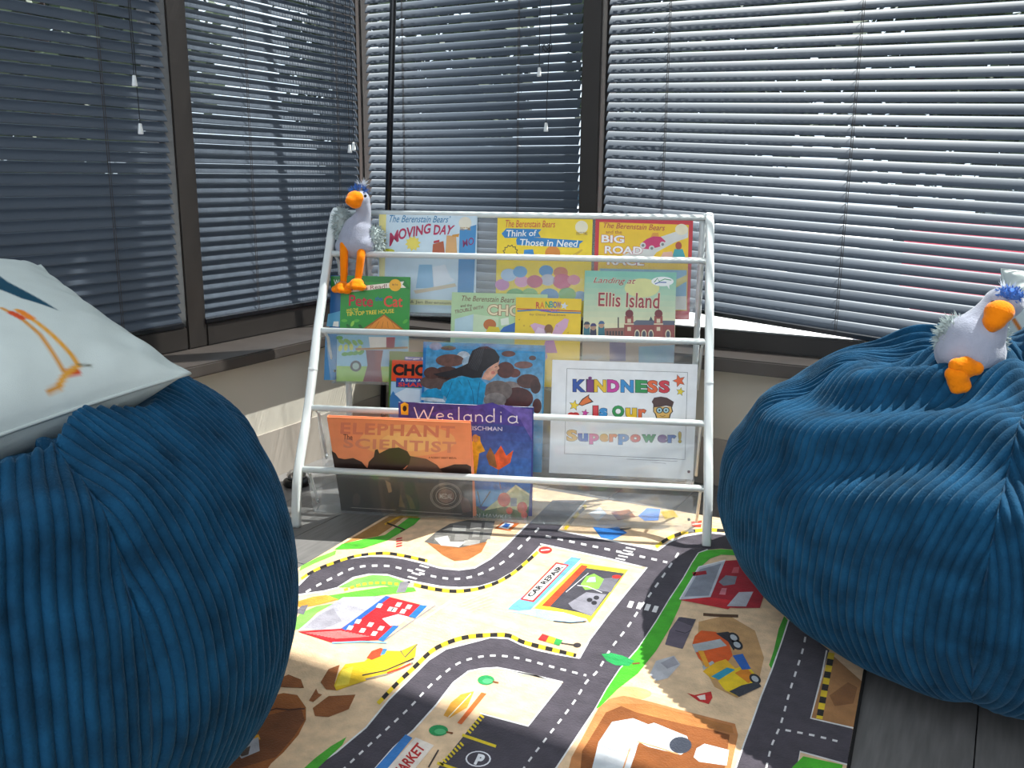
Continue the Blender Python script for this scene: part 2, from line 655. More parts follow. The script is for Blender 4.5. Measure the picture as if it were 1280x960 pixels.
def blind(label, axis, a0, a1, plane, zb, ladders, droop=0.0):
    """a blind hung between a0 and a1; slats are separate, cords run over them"""
    rz = 0.0 if axis == 'x' else math.pi / 2
    if axis == 'x':
        P = lambda a, d, z: (a, plane - d, z)
    else:
        P = lambda a, d, z: (plane + d, a, z)
    root = empty('window_blind', P((a0 + a1) / 2, 0, zb))
    tag(root, label, 'blind', 'mini blinds at the corner windows')
    me = slat_mesh(a1 - a0)

    def dz(a, z):           # how far the crooked right-hand blind sags at this place
        return -droop * max(0.0, (1.15 - z) / 0.75) * (a - a0) if droop else 0.0
    z = zb + 0.016
    while z < ZH - 0.04:
        s = bpy.data.objects.new('slat', me)
        col.objects.link(s)
        jit = random.uniform(-0.0006, 0.0006)
        if axis == 'x':
            s.location = P(a0, 0, z + jit + dz(a0, z))
            s.rotation_euler = (random.uniform(-0.03, 0.03), -math.atan2(dz(a1, z), a1 - a0), 0)
            s.rotation_euler[1] = math.atan2(-dz(a1, z), a1 - a0)
        else:
            s.location = P(a0, 0, z + jit)
            s.rotation_euler = (random.uniform(-0.03, 0.03), 0, rz)
        s.parent = root
        s.matrix_parent_inverse = Matrix.Translation(root.location).inverted()
        z += PITCH
    zl0, zl1 = zb + dz(a0, zb), zb + dz(a1, zb)
    MB().tube([P(a0, 0, zl0), P(a1, 0, zl1)], 0.01, 8, flat=((0, 0, 1), (0.0065, 0.0125))).build('bottom_rail', 'rail_black', root)
    bx = [P(a0, 0.013, ZH - 0.03), P(a1, -0.013, ZH)]
    MB().box(min(bx[0][0], bx[1][0]), max(bx[0][0], bx[1][0]), min(bx[0][1], bx[1][1]), max(bx[0][1], bx[1][1]), ZH - 0.03, ZH) \
        .build('head_rail', 'rail_black', root)
    for a in ladders:
        m = MB()
        for d in (0.0098, -0.0098):
            m.tube([P(a, d, zb + dz(a, zb)), P(a, d, 1.2), P(a, d, ZH - 0.03)], 0.0007, 5)
        m.tube([P(a + 0.004, 0.0108, zb + dz(a, zb)), P(a + 0.004, 0.0108, ZH - 0.03)], 0.0006, 5)
        m.build('ladder_cord', 'ladder', root)
    return root


def ly(x, y):
    return on(x, y, 0, XB)[1]


def bx_(x, y):
    return on(x, y, 1, YB)[0]


b1 = blind('dark mini blind left of the thick left mullion, behind the white cushion', 'y', 0.14, mL0 - 0.010, XB - 0.004,
           0.373, [ly(125, 120), 0.45])
b2 = blind('dark mini blind between the left mullion and the window corner', 'y', mL1 - 0.004, 2.062, XB, 0.375,
           [ly(305, 120), ly(417, 120)])
b3 = blind('dark mini blind directly behind the book rack, left of the middle mullion', 'x', -1.578, mB0 - 0.008, YB, 0.385,
           [bx_(505, 60), bx_(650, 60)])
b4 = blind('wide crooked mini blind right of the middle mullion with a sagging bottom rail', 'x', mB1 + 0.012, 1.22, YB, 0.418,
           [bx_(837, 60), bx_(1075, 60), 0.45, 0.95], droop=0.083)


def pull_cord(root, top, bottom, mid=()):
    c = MB().tube([top, *mid, bottom], 0.0009, 6).build('pull_cord', 'cord', root)
    t = tassel(bottom, root)
    t.parent = c
    return c


XT, YT = XB + 0.03, YB - 0.03
p = on(168, 101, 0, XT)
pull_cord(b1, (p[0], p[1] + 0.004, ZH - 0.03), tuple(p))
p = on(175.5, 161, 0, XT)
pull_cord(b1, (p[0], p[1] - 0.008, ZH - 0.03), tuple(p))
p = on(437, 186, 0, XT)
pull_cord(b2, (p[0], p[1] - 0.004, ZH - 0.03), tuple(p))
p = on(442, 183, 0, XT)
pull_cord(b2, (p[0], p[1] + 0.004, ZH - 0.03), tuple(p))
p = on(674, 90, 1, YT)
q = on(686, 60, 1, YT)
pull_cord(b3, (p[0] - 0.002, p[1], ZH - 0.03), tuple(p))
p2 = on(682.5, 159, 1, YT)
pull_cord(b3, (q[0] + 0.004, p2[1], ZH - 0.03), tuple(p2), mid=((q[0] + 0.004, p2[1], q[2] + 0.02), (p2[0] + 0.004, p2[1], q[2] - 0.02)))
knot = [(q[0] + 0.012 * math.sin(t * 2.1) - 0.004, q[1] - 0.003 + 0.004 * math.cos(t), q[2] + 0.010 * math.sin(t * 3.0 + 0.5)) for t in np.linspace(0, 6.2, 40)]
MB().tube(knot, 0.0009, 5).build('cord_knot', 'cord', b3)

# ------------------------------------------------------------------ book rack
US = np.array([0.931, 0.365, 0.0])
US /= np.linalg.norm(US)
NS = np.array([-US[1], US[0], 0.0])
FL = np.array([-1.219, 1.336, 0.0])
RW = 0.823
ZUP = np.array([0, 0, 1.0])


def S(a, b, z):
    return FL + US * a + NS * b + ZUP * z


RAILS = [(0.028, 0.114), (0.098, 0.226), (0.176, 0.377), (0.268, 0.533)]      # (back, up), lowest first
TOPBAR = (0.329, 0.619)
POCKET = [(0.102, 0.012), (0.168, 0.090), (0.240, 0.258), (0.318, 0.398)]     # rear lower edge of each pocket
rack = empty('book_rack', tuple(S(RW / 2, 0.17, 0)))
tag(rack, 'white metal book rack with four clear acrylic tiers, slanting back before the windows', 'bookshelf')
for side, a in ((0, 0.0), (1, RW)):
    zf = 0.0085 if side else 0.0
    prof = arc_smooth([S(a, 0.0, zf), S(a, 0.006, 0.05), S(a, 0.026, 0.114), S(a, 0.098, 0.226), S(a, 0.176, 0.377), S(a, 0.268, 0.533),
                       S(a, 0.300, 0.588), S(a, 0.318, 0.612), S(a, 0.336, 0.6225)], 6)
    MB().tube(prof, 0.009, 12, flat=(tuple(US), (0.0088, 0.0088))).build('front_leg', 'white_metal', rack, True)
    inn = a + (0.012 if side == 0 else -0.012)
    MB().tube(arc_smooth([S(a, 0.336, 0.6225), S(inn, 0.344, 0.615), S(inn, 0.344, 0.58), S(inn, 0.344, 0.30), S(inn, 0.344, 0.009)], 4), 0.007, 10) \
        .build('rear_leg', 'white_metal', rack, True)
    c0 = np.array(S(a, 0.136, 0.300))
    dr = np.array(S(a, 0.176, 0.377)) - np.array(S(a, 0.098, 0.226))
    dr /= np.linalg.norm(dr)
    MB().tube([c0 - dr * 0.002, c0 + dr * 0.002], 0.0098, 12, flat=(tuple(US), (0.0094, 0.0094))).build('leg_joint', 'white_metal', rack)
MB().tube([S(0.0, *TOPBAR), S(RW, *TOPBAR)], 0.0068, 12).build('top_bar', 'white_metal', rack, True)
for (rb, rz), (pb, pz) in zip(RAILS, POCKET):
    MB().tube([S(0.0, rb, rz), S(RW, rb, rz)], 0.0066, 14).build('rail', 'white_metal', rack, True)
    for a in (0.012, RW - 0.012):
        MB().tube([S(a, rb, rz), S(a, rb + 0.03, rz - 0.02), S(a, pb, pz + 0.004)], 0.0032, 8).build('side_rod', 'white_metal', rack, True)
# clear pockets: a lip hung from the rail, a floor, a back
for k, ((rb, rz), (pb, pz)) in enumerate(zip(RAILS, POCKET)):
    fb = max(rb + 0.004, pb - 0.052)
    up = (TOPBAR[0] + 0.004, TOPBAR[1] - 0.004) if k == 3 else (pb + 0.012, pz + 0.055)
    line = [(rb - 0.0078, rz - 0.002), (rb - 0.007, rz - 0.014), (fb, pz + 0.006), (fb + 0.004, pz), (pb - 0.004, pz), (pb, pz + 0.005), up]
    t = 0.0022
    vs_, fs_ = [], []
    for a in (0.02, RW - 0.02):
        for off in (0, t):
            for j, (b, z) in enumerate(line):
                a_, b_ = line[max(j - 1, 0)], line[min(j + 1, len(line) - 1)]
                d = np.array([b_[0] - a_[0], b_[1] - a_[1]])
                d /= np.linalg.norm(d)
                vs_.append(S(a, b - d[1] * off, z + d[0] * off))
    n = len(line)
    for j in range(n - 1):
        fs_ += [(j, j + 1, 2 * n + j + 1, 2 * n + j), (n + j, 3 * n + j, 3 * n + j + 1, n + j + 1),
                (j, n + j, n + j + 1, j + 1), (2 * n + j, 2 * n + j + 1, 3 * n + j + 1, 3 * n + j)]
    fs_ += [(0, 2 * n, 3 * n, n), (n - 1, 2 * n - 1, 4 * n - 1, 3 * n - 1)]
    pk = MB().add(vs_, fs_).build('acrylic_pocket', 'acrylic', rack)
    for a in (0.032, RW - 0.032):
        c = S(a, fb - 0.003, pz + 0.03)
        MB().tube([c, c - NS * 0.002], 0.003, 10).build('screw', 'chrome', pk)

# ------------------------------------------------------------------ books
k1, k2 = crop(400, 220, 4.923), crop(640, 230, 4.923)
k3, k4 = crop(360, 400, 4.267), crop(640, 420, 4.571)
k5, k6 = crop(350, 500, 3.765), crop(480, 410, 5.333)
PX = crop(0, 0, 1)


class Book:
    """a book standing in a pocket: front face plane from bottom (b,z) to top (b,z); left/right/top edges as seen"""

    def __init__(self, name, label, cat, bot, top, tl, tr, thick, bg, spine=None, art='cover_print', hard=False, flat=False):
        (b0, z0), (b1_, z1_) = bot, top
        v = NS * (b1_ - b0) + ZUP * (z1_ - z0)
        v /= np.linalg.norm(v)
        n = np.cross(US, v)            # towards the viewer
        o = S(0, b0, z0)
        self.o, self.v, self.n = o, v, n

        def loc(px):
            p = onplane(*px, o, n) - o
            return p @ US, p @ v
        (ua, va), (ub, vb) = loc(tl), loc(tr)
        h = (va + vb) / 2
        root = empty(name, tuple(o + US * (ua + ub) / 2))
        tag(root, label, cat)
        self.root, self.art = root, art
        W = lambda a, c, d: o + US * a + v * c - n * d      # d = depth behind the front face

        def slab(a0, a1, c0, c1, d0, d1):
            return [W(a0, c0, d0), W(a1, c0, d0), W(a1, c0, d1), W(a0, c0, d1)], [W(a0, c1, d0), W(a1, c1, d0), W(a1, c1, d1), W(a0, c1, d1)]
        if flat:
            MB().hexa(*slab(ua, ub, 0, h, 0, thick)).build('sheet', 'paper', root)
        else:
            ct = 0.0018 if hard else 0.0004
            e = 0.003 if hard else 0.0006
            MB().hexa(*slab(ua + ct, ub - e, e, h - e, ct, thick - ct)).build('pages', 'pages', root)
            cm = MB().hexa(*slab(ua, ub, 0, h, 0, ct)).hexa(*slab(ua, ub, 0, h, thick - ct, thick))
            cm.hexa(*slab(ua, ua + ct, 0, h, ct, thick - ct))
            cmat = 'cover_' + bg.lstrip('#')
            mat(cmat, bg, 0.35, var=0.03, coat=0.25)
            cm.build('cover', cmat, root)
        self.pr = Print(lambda x, y, lift: onplane(x, y, o, n) + n * lift)
        self.pr.v += [tuple(o + US * a + v * c + n * 0.0002) for a, c in ((ua + 0.0005, 0.0005), (ub - 0.0005, 0.0005), (ub - 0.0005, h - 0.0005), (ua + 0.0005, h - 0.0005))]
        self.pr.f.append((0, 1, 2, 3))
        self.pr.c.append(lin(bg))

    def done(self):
        self.pr.build('printed_cover', self.art, self.root)


T1 = ((0.292, 0.404), (0.322, 0.610))
T2 = ((0.206, 0.264), (0.250, 0.492))
T3 = ((0.134, 0.096), (0.170, 0.330))

# -- top tier
B = Book('picture_book', 'pale blue picture book with crimson title, beside the plush bird on the rack', 'book', *T1, *k1((362, 232), (968, 245)), 0.004, '#cfe2ee')
P_ = B.pr
P_.poly(k1((364, 236), (408, 236), (394, 780), (366, 780)), '#efe08a', 1)
P_.poly(k1((860, 330), (962, 300), (944, 770), (845, 760)), '#3b8cc6', 1)
P_.text('The Berenstain Bears’', k1((425, 285), (800, 287), (805, 247), (430, 240)), '#2f7fb0', 2, 0.005, 0.25)
P_.text('M', k1((427, 435), (485, 402), (482, 330), (430, 352)), '#b8154f', 3, 0.012)
P_.text('OVING', k1((482, 395), (678, 352), (685, 290), (484, 326)), '#b8154f', 3, 0.03)
P_.text('DAY', k1((698, 362), (806, 360), (832, 304), (704, 300)), '#b8154f', 3, 0.03)
P_.star(k1((572, 415))[0], 10, '#f0dc5a', 2, 10, 0.7)
P_.ell(k1((893, 290))[0], 8, 8, '#e9e2cf', 2)
P_.text('FIRST TIME', k1((862, 335), (928, 335), (928, 315), (862, 315)), '#b08a3a', 3)
P_.text('MO', k1((880, 440), (948, 420), (945, 375), (878, 395)), '#8a2a6a', 2, 0.01)
P_.poly(k1((690, 490), (695, 420), (760, 400), (770, 490)), '#b5562a', 2)
P_.poly(k1((770, 490), (780, 365), (838, 370), (845, 490)), '#dca86a', 2)
P_.poly(k1((700, 415), (700, 400), (735, 392), (735, 407)), '#c02f3a', 3)
P_.poly(k1((812, 372), (815, 362), (858, 355), (852, 376)), '#d8952a', 3)
P_.ell(k1((420, 462))[0], 8, 3, '#c8c82a', 2)
P_.poly(k1((590, 690), (610, 545), (690, 545), (705, 690)), '#86bce0', 1)
P_.poly(k1((690, 560), (770, 545), (800, 620), (830, 640), (700, 700)), '#e8edf4', 1)
P_.poly(k1((575, 705), (830, 660), (840, 680), (590, 725)), '#d7c2a0', 2)
P_.poly(k1((372, 750), (835, 765), (832, 796), (372, 790)), '#ebe6a6', 2)
P_.text('Stan & Jan Berenstain', k1((480, 785), (805, 796), (806, 772), (481, 762)), '#6a6a3a', 3)
B.done()
B = Book('picture_book', 'yellow picture book with blue ribbon title, middle of the top tier', 'book', *T1, (622, 272), (741, 274.5), 0.004, '#f5d410')
P_ = B.pr
P_.text('The Berenstain Bears', PX((632, 284), (694, 284.5), (694, 276), (632, 275)), '#d0451f', 2, 0.005, 0.25)
P_.poly(PX((627, 292), (633, 285.5), (677, 286.5), (673, 291), (676, 296.5), (631, 297.5)), '#1f7fc0', 1)
P_.poly(k2((25, 345), (38, 322), (440, 350), (415, 370), (412, 393), (30, 375)), '#1f7fc0', 2)
P_.text('Think of', PX((633, 296), (671, 295), (671, 287.5), (633, 287.5)), '#f6f6f2', 3, 0.012, 0.1)
P_.text('Those in Need', k2((48, 380), (404, 388), (408, 346), (50, 338)), '#f6f6f2', 4, 0.012, 0.1)
P_.star(k1((1172, 470))[0], 10, '#3a3016', 1, 12, 0.8)
P_.star(k1((1172, 470))[0], 8.5, '#f5d410', 2, 12, 0.8)
P_.ell(k2((428, 265))[0], 8, 8, '#efe6c8', 1)
P_.text('FIRST TIME', k2((395, 315), (465, 315), (465, 295), (395, 295)), '#b08a3a', 2)
P_.poly(k2((68, 460), (75, 405), (130, 402), (140, 460)), '#2a8ccf', 1)
P_.ell(k2((250, 425))[0], 9.5, 9, '#e08a26', 1)
P_.poly(k2((350, 450), (430, 400), (435, 410), (365, 462)), '#d8b020', 1)
for x, y, r, c in ((-20, 560, 10, '#b8d2ee'), (50, 540, 9, '#5ea6dc'), (210, 535, 9, '#4d98d4'), (300, 545, 9, '#d87a5a'), (60, 600, 9, '#e29ac0'),
                   (140, 600, 10, '#c8466e'), (220, 590, 9, '#bdbccc'), (310, 600, 12, '#d0487a'), (380, 590, 8, '#e07a9a'), (-60, 620, 9, '#d48ac0'),
                   (20, 690, 12, '#6ab06a'), (110, 680, 10, '#88c070'), (230, 690, 12, '#5e9ad0'), (340, 680, 11, '#74b468'), (420, 690, 8, '#7aa8d8')):
    P_.ell(k2((x, y))[0], r, r * 0.8, c, 1 + (x % 3) * 0.5)
B.done()
B = Book('picture_book', 'red bordered yellow picture book with a pink car, right end of the top tier', 'book', *T1, *k2((515, 210), (1115, 232)), 0.004, '#cc1f2c')
P_ = B.pr
P_.poly(k2((538, 234), (1088, 252), (1076, 780), (522, 770)), '#f4c516', 1)
P_.poly(k2((620, 470), (900, 330), (1084, 268), (1083, 330), (1000, 360), (890, 420), (850, 470)), '#d9d7d2', 2)
P_.text('The Berenstain Bears', k2((562, 270), (940, 288), (942, 252), (564, 238)), '#b8282a', 3, 0.005, 0.25)
P_.text('and the', k2((577, 305), (676, 307), (676, 286), (577, 284)), '#b0502a', 3, 0.0)
for s, q in (('BIG', ((550, 360), (690, 364), (692, 318), (552, 312))), ('ROAD', ((570, 428), (800, 434), (804, 386), (572, 380))),
             ('RACE', ((585, 497), (812, 503), (816, 455), (587, 449)))):
    P_.text(s, k2(*q), '#f7f2ee', 5, 0.03, outline='#c2245a', ow=0.03)
P_.poly(k2((785, 372), (830, 338), (870, 322), (915, 325), (945, 352), (930, 380), (850, 402), (805, 398)), '#cf2366', 4)
P_.poly(k2((852, 330), (865, 300), (900, 300), (905, 328)), '#e29a2a', 3)
for x, y in ((860, 396), (927, 372), (806, 378)):
    P_.ell(k2((x, y))[0], 3.6, 3.6, '#d8d4d0', 5)
    P_.ell(k2((x, y))[0], 1.8, 1.8, '#7a7a7a', 6)
P_.ell(k2((1043, 280))[0], 8, 7, '#efe2c0', 3)
P_.poly(k2((905, 470), (930, 420), (985, 415), (1000, 470)), '#e8b4a0', 3)
P_.ell(k2((1025, 380))[0], 4, 5, '#b0452a', 3)
P_.poly(k2((980, 470), (1000, 400), (1050, 400), (1072, 470)), '#3aa0a8', 3)
P_.poly(k2((540, 520), (1075, 530), (1074, 690), (536, 700)), '#8fbbd8', 2)
P_.poly(k2((900, 640), (1074, 560), (1074, 600), (920, 690)), '#e6d27a', 3)
P_.poly(k2((536, 700), (1074, 690), (1074, 775), (530, 765)), '#efe6da', 2)
B.done()

# -- second tier
B = Book('reader_book', 'dark blue reader book peeping out left behind the green reader', 'book', (0.2135, 0.262), (0.2575, 0.490), *k1((66, 612), (540, 622)), 0.004, '#1b5a94')
P_ = B.pr
P_.poly(k1((68, 616), (420, 622), (420, 672), (66, 690)), '#1f7a2e', 1)
P_.text('W', k1((85, 668), (120, 668), (120, 638), (85, 638)), '#eef0e8', 2, 0.01)
P_.poly(k1((50, 850), (128, 830), (126, 925), (40, 925)), '#5aa2c8', 1)
P_.poly(k1((78, 925), (85, 895), (115, 895), (115, 928)), '#f0f0ea', 2)
P_.poly(k3((200, 70), (262, 70), (252, 320), (192, 320)), '#4c8ec4', 1)
B.done()
B = Book('reader_book', 'green early reader with red title and tree house, left on the second tier', 'book', *T2, *k1((130, 612), (556, 622)), 0.004, '#2c9433')
P_ = B.pr
P_.poly(k1((134, 616), (470, 622), (520, 640), (550, 690), (552, 700), (400, 655), (250, 650), (132, 668)), '#1f7d2c', 1)
P_.poly(k1((180, 692), (300, 672), (518, 648), (508, 668), (530, 688), (400, 690), (185, 716)), '#efe6d6', 2)
P_.text('I Can Read!', k1((196, 706), (412, 692), (411, 664), (196, 684)), '#8a4a4a', 3, 0.004)
P_.ell(k1((463, 672))[0], 7.6, 7.6, '#f2b41e', 3)
P_.text('My First', k1((446, 680), (480, 680), (480, 662), (446, 662)), '#a0602a', 4)
P_.text('Pete', k1((177, 800), (326, 806), (328, 738), (180, 730)), '#c01f2c', 3, 0.02)
P_.text('the', k1((340, 770), (386, 768), (386, 740), (340, 742)), '#2a62b0', 3, 0.005)
P_.text('Cat', k1((392, 806), (508, 808), (510, 735), (394, 738)), '#e04a28', 3, 0.02)
P_.text('AND THE', k1((162, 836), (236, 830), (236, 812), (162, 818)), '#f0d63a', 3, 0.005)
P_.text('TIP-TOP TREE HOUSE', k1((163, 863), (456, 842), (456, 817), (163, 838)), '#f0d63a', 3, 0.012)
P_.poly(k1((265, 940), (395, 850), (515, 945)), '#a8601a', 2)
P_.poly(k1((282, 938), (395, 860), (498, 942)), '#e5902a', 3)
for t in range(5):
    P_.stroke(k1((300 + t * 40, 936), (340 + t * 25, 895)), 0.5, '#a8601a', 4)
for t in range(16):
    x, y = 150 + 25 * t % 400, 890 + (t * 37) % 55
    if x < 260 or x > 500:
        P_.ell(k1((x, y))[0], 4, 2, ['#57b03a', '#1d6a26', '#8ccc4a'][t % 3], 2 + (t % 3) * 0.4, 8, t)
P_.poly(k3((262, 78), (645, 82), (636, 332), (258, 326)), '#8fc0da', 2)
P_.poly(k3((260, 245), (637, 250), (635, 332), (258, 326)), '#94be5a', 3)
P_.poly(k3((430, 90), (572, 92), (565, 150), (438, 150)), '#efe7dc', 4)
P_.poly(k3((525, 92), (572, 92), (568, 150), (525, 148)), '#a83a48', 5)
P_.poly(k3((400, 328), (425, 240), (415, 160), (508, 162), (495, 240), (505, 330)), '#75404e', 4)
P_.poly(k3((360, 150), (640, 142), (640, 152), (362, 162)), '#a0743a', 5)
P_.ell(k3((362, 246))[0], 7, 7, '#4a4a50', 4)
P_.ell(k3((362, 246))[0], 4.2, 4.2, '#9fb8b0', 5)
for t in range(14):
    P_.ell(k3((275 + (t * 53) % 130, 95 + (t * 29) % 90))[0], 4.5, 2.6, ['#57a03a', '#8cbc5a', '#c8d05a'][t % 3], 4 + (t % 3) * 0.4, 8, t)
B.done()
B = Book('picture_book', 'pale green picture book half hidden behind the small yellow paperback', 'book', (0.2145, 0.262), (0.2585, 0.470), *k1((812, 712), (1400, 732)), 0.004, '#b7d3a2')
P_ = B.pr
P_.text('The Berenstain Bears', k1((872, 768), (1195, 780), (1197, 746), (874, 736)), '#7a4638', 2, 0.0, 0.25)
P_.text('and the', k1((865, 808), (935, 803), (935, 786), (865, 790)), '#6a4a3a', 2)
P_.text('TROUBLE WITH', k1((830, 848), (1005, 816), (1003, 796), (828, 826)), '#7a2a3a', 2, 0.004)
P_.text('CHORES', k1((1030, 856), (1385, 872), (1387, 800), (1032, 790)), '#ecd9b0', 4, 0.03, outline='#8a5030', ow=0.03)
P_.poly(k1((830, 880), (945, 850), (940, 960), (828, 960)), '#bcd4dc', 1)
P_.poly(k1((945, 850), (1100, 870), (1095, 960), (940, 960)), '#cfe0b8', 1)
P_.ell(k1((1045, 915))[0], 8, 7, '#c86a26', 2)
P_.poly(k1((1020, 960), (1040, 925), (1100, 930), (1110, 960)), '#e8c820', 3)
P_.poly(k1((1105, 960), (1130, 930), (1205, 900), (1205, 960)), '#2a6ab8', 2)
P_.poly(k1((1110, 880), (1160, 870), (1165, 915), (1115, 920)), '#e8ecd8', 3)
P_.poly(k1((830, 1000), (1205, 1000), (1205, 1200), (835, 1190)), '#9ec4b4', 1)
B.done()
B = Book('paperback', 'small yellow paperback with rainbow letters and lilac wings on the second tier', 'book', (0.206, 0.264), (0.250, 0.462), *k2((25, 696), (428, 708)), 0.005, '#f0c81c')
P_ = B.pr
P_.poly(k2((30, 765), (425, 780), (425, 786), (30, 771)), '#c8402a', 1)
P_.poly(k2((32, 778), (150, 770), (250, 785), (424, 790), (424, 797), (250, 793), (150, 778), (32, 786)), '#3a78b0', 2)
for ch, x0, x1, c in (('R', 148, 172, '#d0402a'), ('A', 172, 200, '#e07a1e'), ('N', 206, 232, '#3a9a4a'), ('B', 234, 254, '#2a9a9a'), ('O', 254, 276, '#2a5ab0'),
                      ('W', 276, 302, '#6a3a9a')):
    dy = abs(x0 - 225) * 0.08
    P_.text(ch, k2((x0, 760 + dy), (x1, 762 + dy), (x1, 722 + dy), (x0, 720 + dy)), c, 3, 0.02)
P_.star(k2((322, 750))[0], 5, '#d8dce0', 3)
P_.text('MAGIC', k2((180, 786), (292, 788), (292, 770), (180, 768)), '#a05ab0', 4, 0.01)
P_.text('by Daisy Meadows', k2((110, 812), (330, 818), (330, 800), (110, 796)), '#a8803a', 3)
P_.poly(k2((112, 868), (140, 855), (205, 872), (222, 925), (150, 925)), '#d8a8c4', 2)
P_.poly(k2((245, 925), (270, 865), (325, 826), (350, 835), (340, 880), (305, 925)), '#d8a8c4', 2)
P_.poly(k2((135, 925), (160, 880), (210, 900), (215, 940), (140, 945)), '#e4c4d8', 3)
P_.ell(k2((226, 895))[0], 5.5, 6.5, '#8a5a2a', 3)
P_.poly(k2((200, 960), (215, 915), (240, 915), (258, 960)), '#e9d8c0', 4)
P_.poly(k2((185, 1040), (205, 965), (258, 962), (280, 1040)), '#c07ab4', 3)
P_.ell(k2((160, 1060))[0], 12, 8, '#b89ac4', 3)
for t in range(18):
    P_.star(k2((45 + (t * 67) % 370, 835 + (t * 41) % 330))[0], 1.4, '#c89018', 2, 4)
B.done()
B = Book('picture_book', 'teal and cream picture book with brick building, right on the second tier', 'book', *T2, *k2((449, 530), (1013, 546)), 0.004, '#8cc4ae')
P_ = B.pr
P_.shade(k2((434, 962), (1002, 962), (1010, 548), (452, 533)), '#79bfab', '#efdfb2', 1, 12)
P_.ell(k2((800, 640))[0], 22, 12, '#d9d894', 2)
P_.text('Landing at', k2((500, 618), (758, 626), (764, 580), (502, 574)), '#a5342f', 4, 0.004, 0.3, outline='#f0e8d0', ow=0.02)
P_.text('Ellis Island', k2((530, 752), (905, 768), (910, 672), (533, 668)), '#98303a', 4, 0.012, outline='#f0dcb8', ow=0.025)
P_.ell(k2((926, 600))[0], 14, 6, '#f2f4f2', 3)
P_.poly(k2((950, 620), (968, 622), (968, 648)), '#f2f4f2', 3.3)
P_.stroke(k2((875, 605), (895, 580), (905, 600), (940, 585), (980, 592)), 1.0, '#3a9a5a', 4)
P_.stroke(k2((880, 615), (905, 605), (950, 606)), 1.2, '#2a5aa8', 4)
P_.poly(k2((570, 960), (570, 888), (690, 884), (690, 960)), '#8a5a4c', 3)
P_.poly(k2((690, 960), (690, 860), (1001, 862), (1001, 960)), '#8c3f3a', 3)
P_.poly(k2((725, 868), (765, 838), (1001, 842), (1001, 868)), '#5b5f70', 4)
for x in (722, 902):
    P_.poly(k2((x - 27, 960), (x - 27, 812), (x + 25, 812), (x + 25, 960)), '#9a4a40', 5)
    P_.ell(k2((x, 798))[0], 5, 5, '#74262c', 6)
    P_.stroke(k2((x, 780), (x, 760)), 0.7, '#4a3a3a', 6)
    for yy in (830, 880):
        P_.poly(k2((x - 12, yy + 24), (x - 12, yy), (x + 10, yy), (x + 10, yy + 24)), '#d8c8a8', 6)
    P_.poly(k2((x - 30, 866), (x - 30, 858), (x + 28, 858), (x + 28, 866)), '#d8c8a8', 6.5)
for x in (770, 812, 855, 960):
    P_.ell(k2((x, 925))[0], 3.4, 6.0, '#d8c8a8', 5)
    P_.ell(k2((x, 928))[0], 2.4, 5.0, '#4a4a58', 6)
for t in range(6):
    P_.poly(k2((582 + t * 18, 930), (582 + t * 18, 905), (592 + t * 18, 905), (592 + t * 18, 930)), '#3c3434', 4)
P_.poly(k2((650, 885), (650, 820), (658, 820), (658, 885)), '#4a4040', 4)
P_.poly(k2((842, 842), (855, 815), (868, 842)), '#3a4a50', 5)
for x, y, c in ((456, 868, '#2a3c52'), (496, 878, '#3a3468'), (546, 864, '#38608a')):
    P_.poly(k2((x - 18, 962), (x - 14, y + 12), (x + 22, y + 12), (x + 26, 962)), '#2c6a78' if x != 496 else '#2a2a44', 4)
    P_.ell(k2((x + 4, y))[0], 3.6, 4.6, '#b08a70', 5)
    P_.poly(k2((x - 16, y - 2), (x - 6, y - 20), (x + 16, y - 20), (x + 26, y - 4)), c, 6)
P_.poly(k2((434, 965), (1002, 965), (992, 1180), (430, 1170)), '#a4907c', 2)
P_.poly(k2((600, 970), (700, 970), (700, 1090), (600, 1090)), '#6a5a78', 3)
P_.poly(k2((780, 1000), (1000, 990), (996, 1100), (780, 1100)), '#7a98a8', 3)
B.done()

# -- third tier
B = Book('picture_book', 'orange and green picture book with blue water, tucked behind the dark haired girl cover', 'book', (0.147, 0.096), (0.183, 0.330), *k6((36, 152), (520, 172)), 0.004, '#4d7a34')
P_ = B.pr
P_.poly(k6((55, 212), (515, 226), (512, 372), (48, 352)), '#df4c1c', 1)
P_.text('CHOMP', k6((58, 316), (425, 326), (428, 246), (60, 238)), '#141416', 3, 0.05)
P_.poly(k6((138, 190), (400, 198), (400, 222), (138, 216)), '#1f3f8c', 2)
P_.text('Berger Book', k6((145, 212), (330, 217), (330, 199), (145, 194)), '#e8eef0', 3, 0.004)
P_.poly(k6((82, 332), (420, 342), (418, 400), (80, 392)), '#1f3f8c', 2)
P_.text('A Book About', k6((112, 356), (310, 362), (310, 343), (112, 337)), '#e8eef0', 3, 0.004)
P_.text('SHARKS', k6((95, 390), (330, 396), (330, 368), (95, 362)), '#d8402a', 3, 0.03)
P_.poly(k6((48, 356), (80, 358), (80, 396), (510, 410), (500, 640), (36, 640)), '#9cc6e4', 1.5)
P_.poly(k6((40, 460), (60, 420), (110, 480), (180, 530), (180, 640), (36, 640)), '#2f7ab8', 2.5)
P_.poly(k6((70, 440), (150, 400), (240, 410), (240, 500), (140, 500)), '#d3e6f2', 2.5)
B.done()
B = Book('hardcover_book', 'hardcover book showing a dark haired girl in blue against brown rocks', 'book', *T3, *k6((262, 88), (1074, 120)), 0.009, '#2f8fc0', art='art_print', hard=True)
P_ = B.pr
P_.shade(k6((245, 560), (1052, 575), (1068, 125), (266, 94)), '#1f8cc4', '#8fb4c8', 1, 10)
P_.poly(k6((266, 94), (284, 95), (262, 560), (245, 560)), '#1f6fb0', 2)
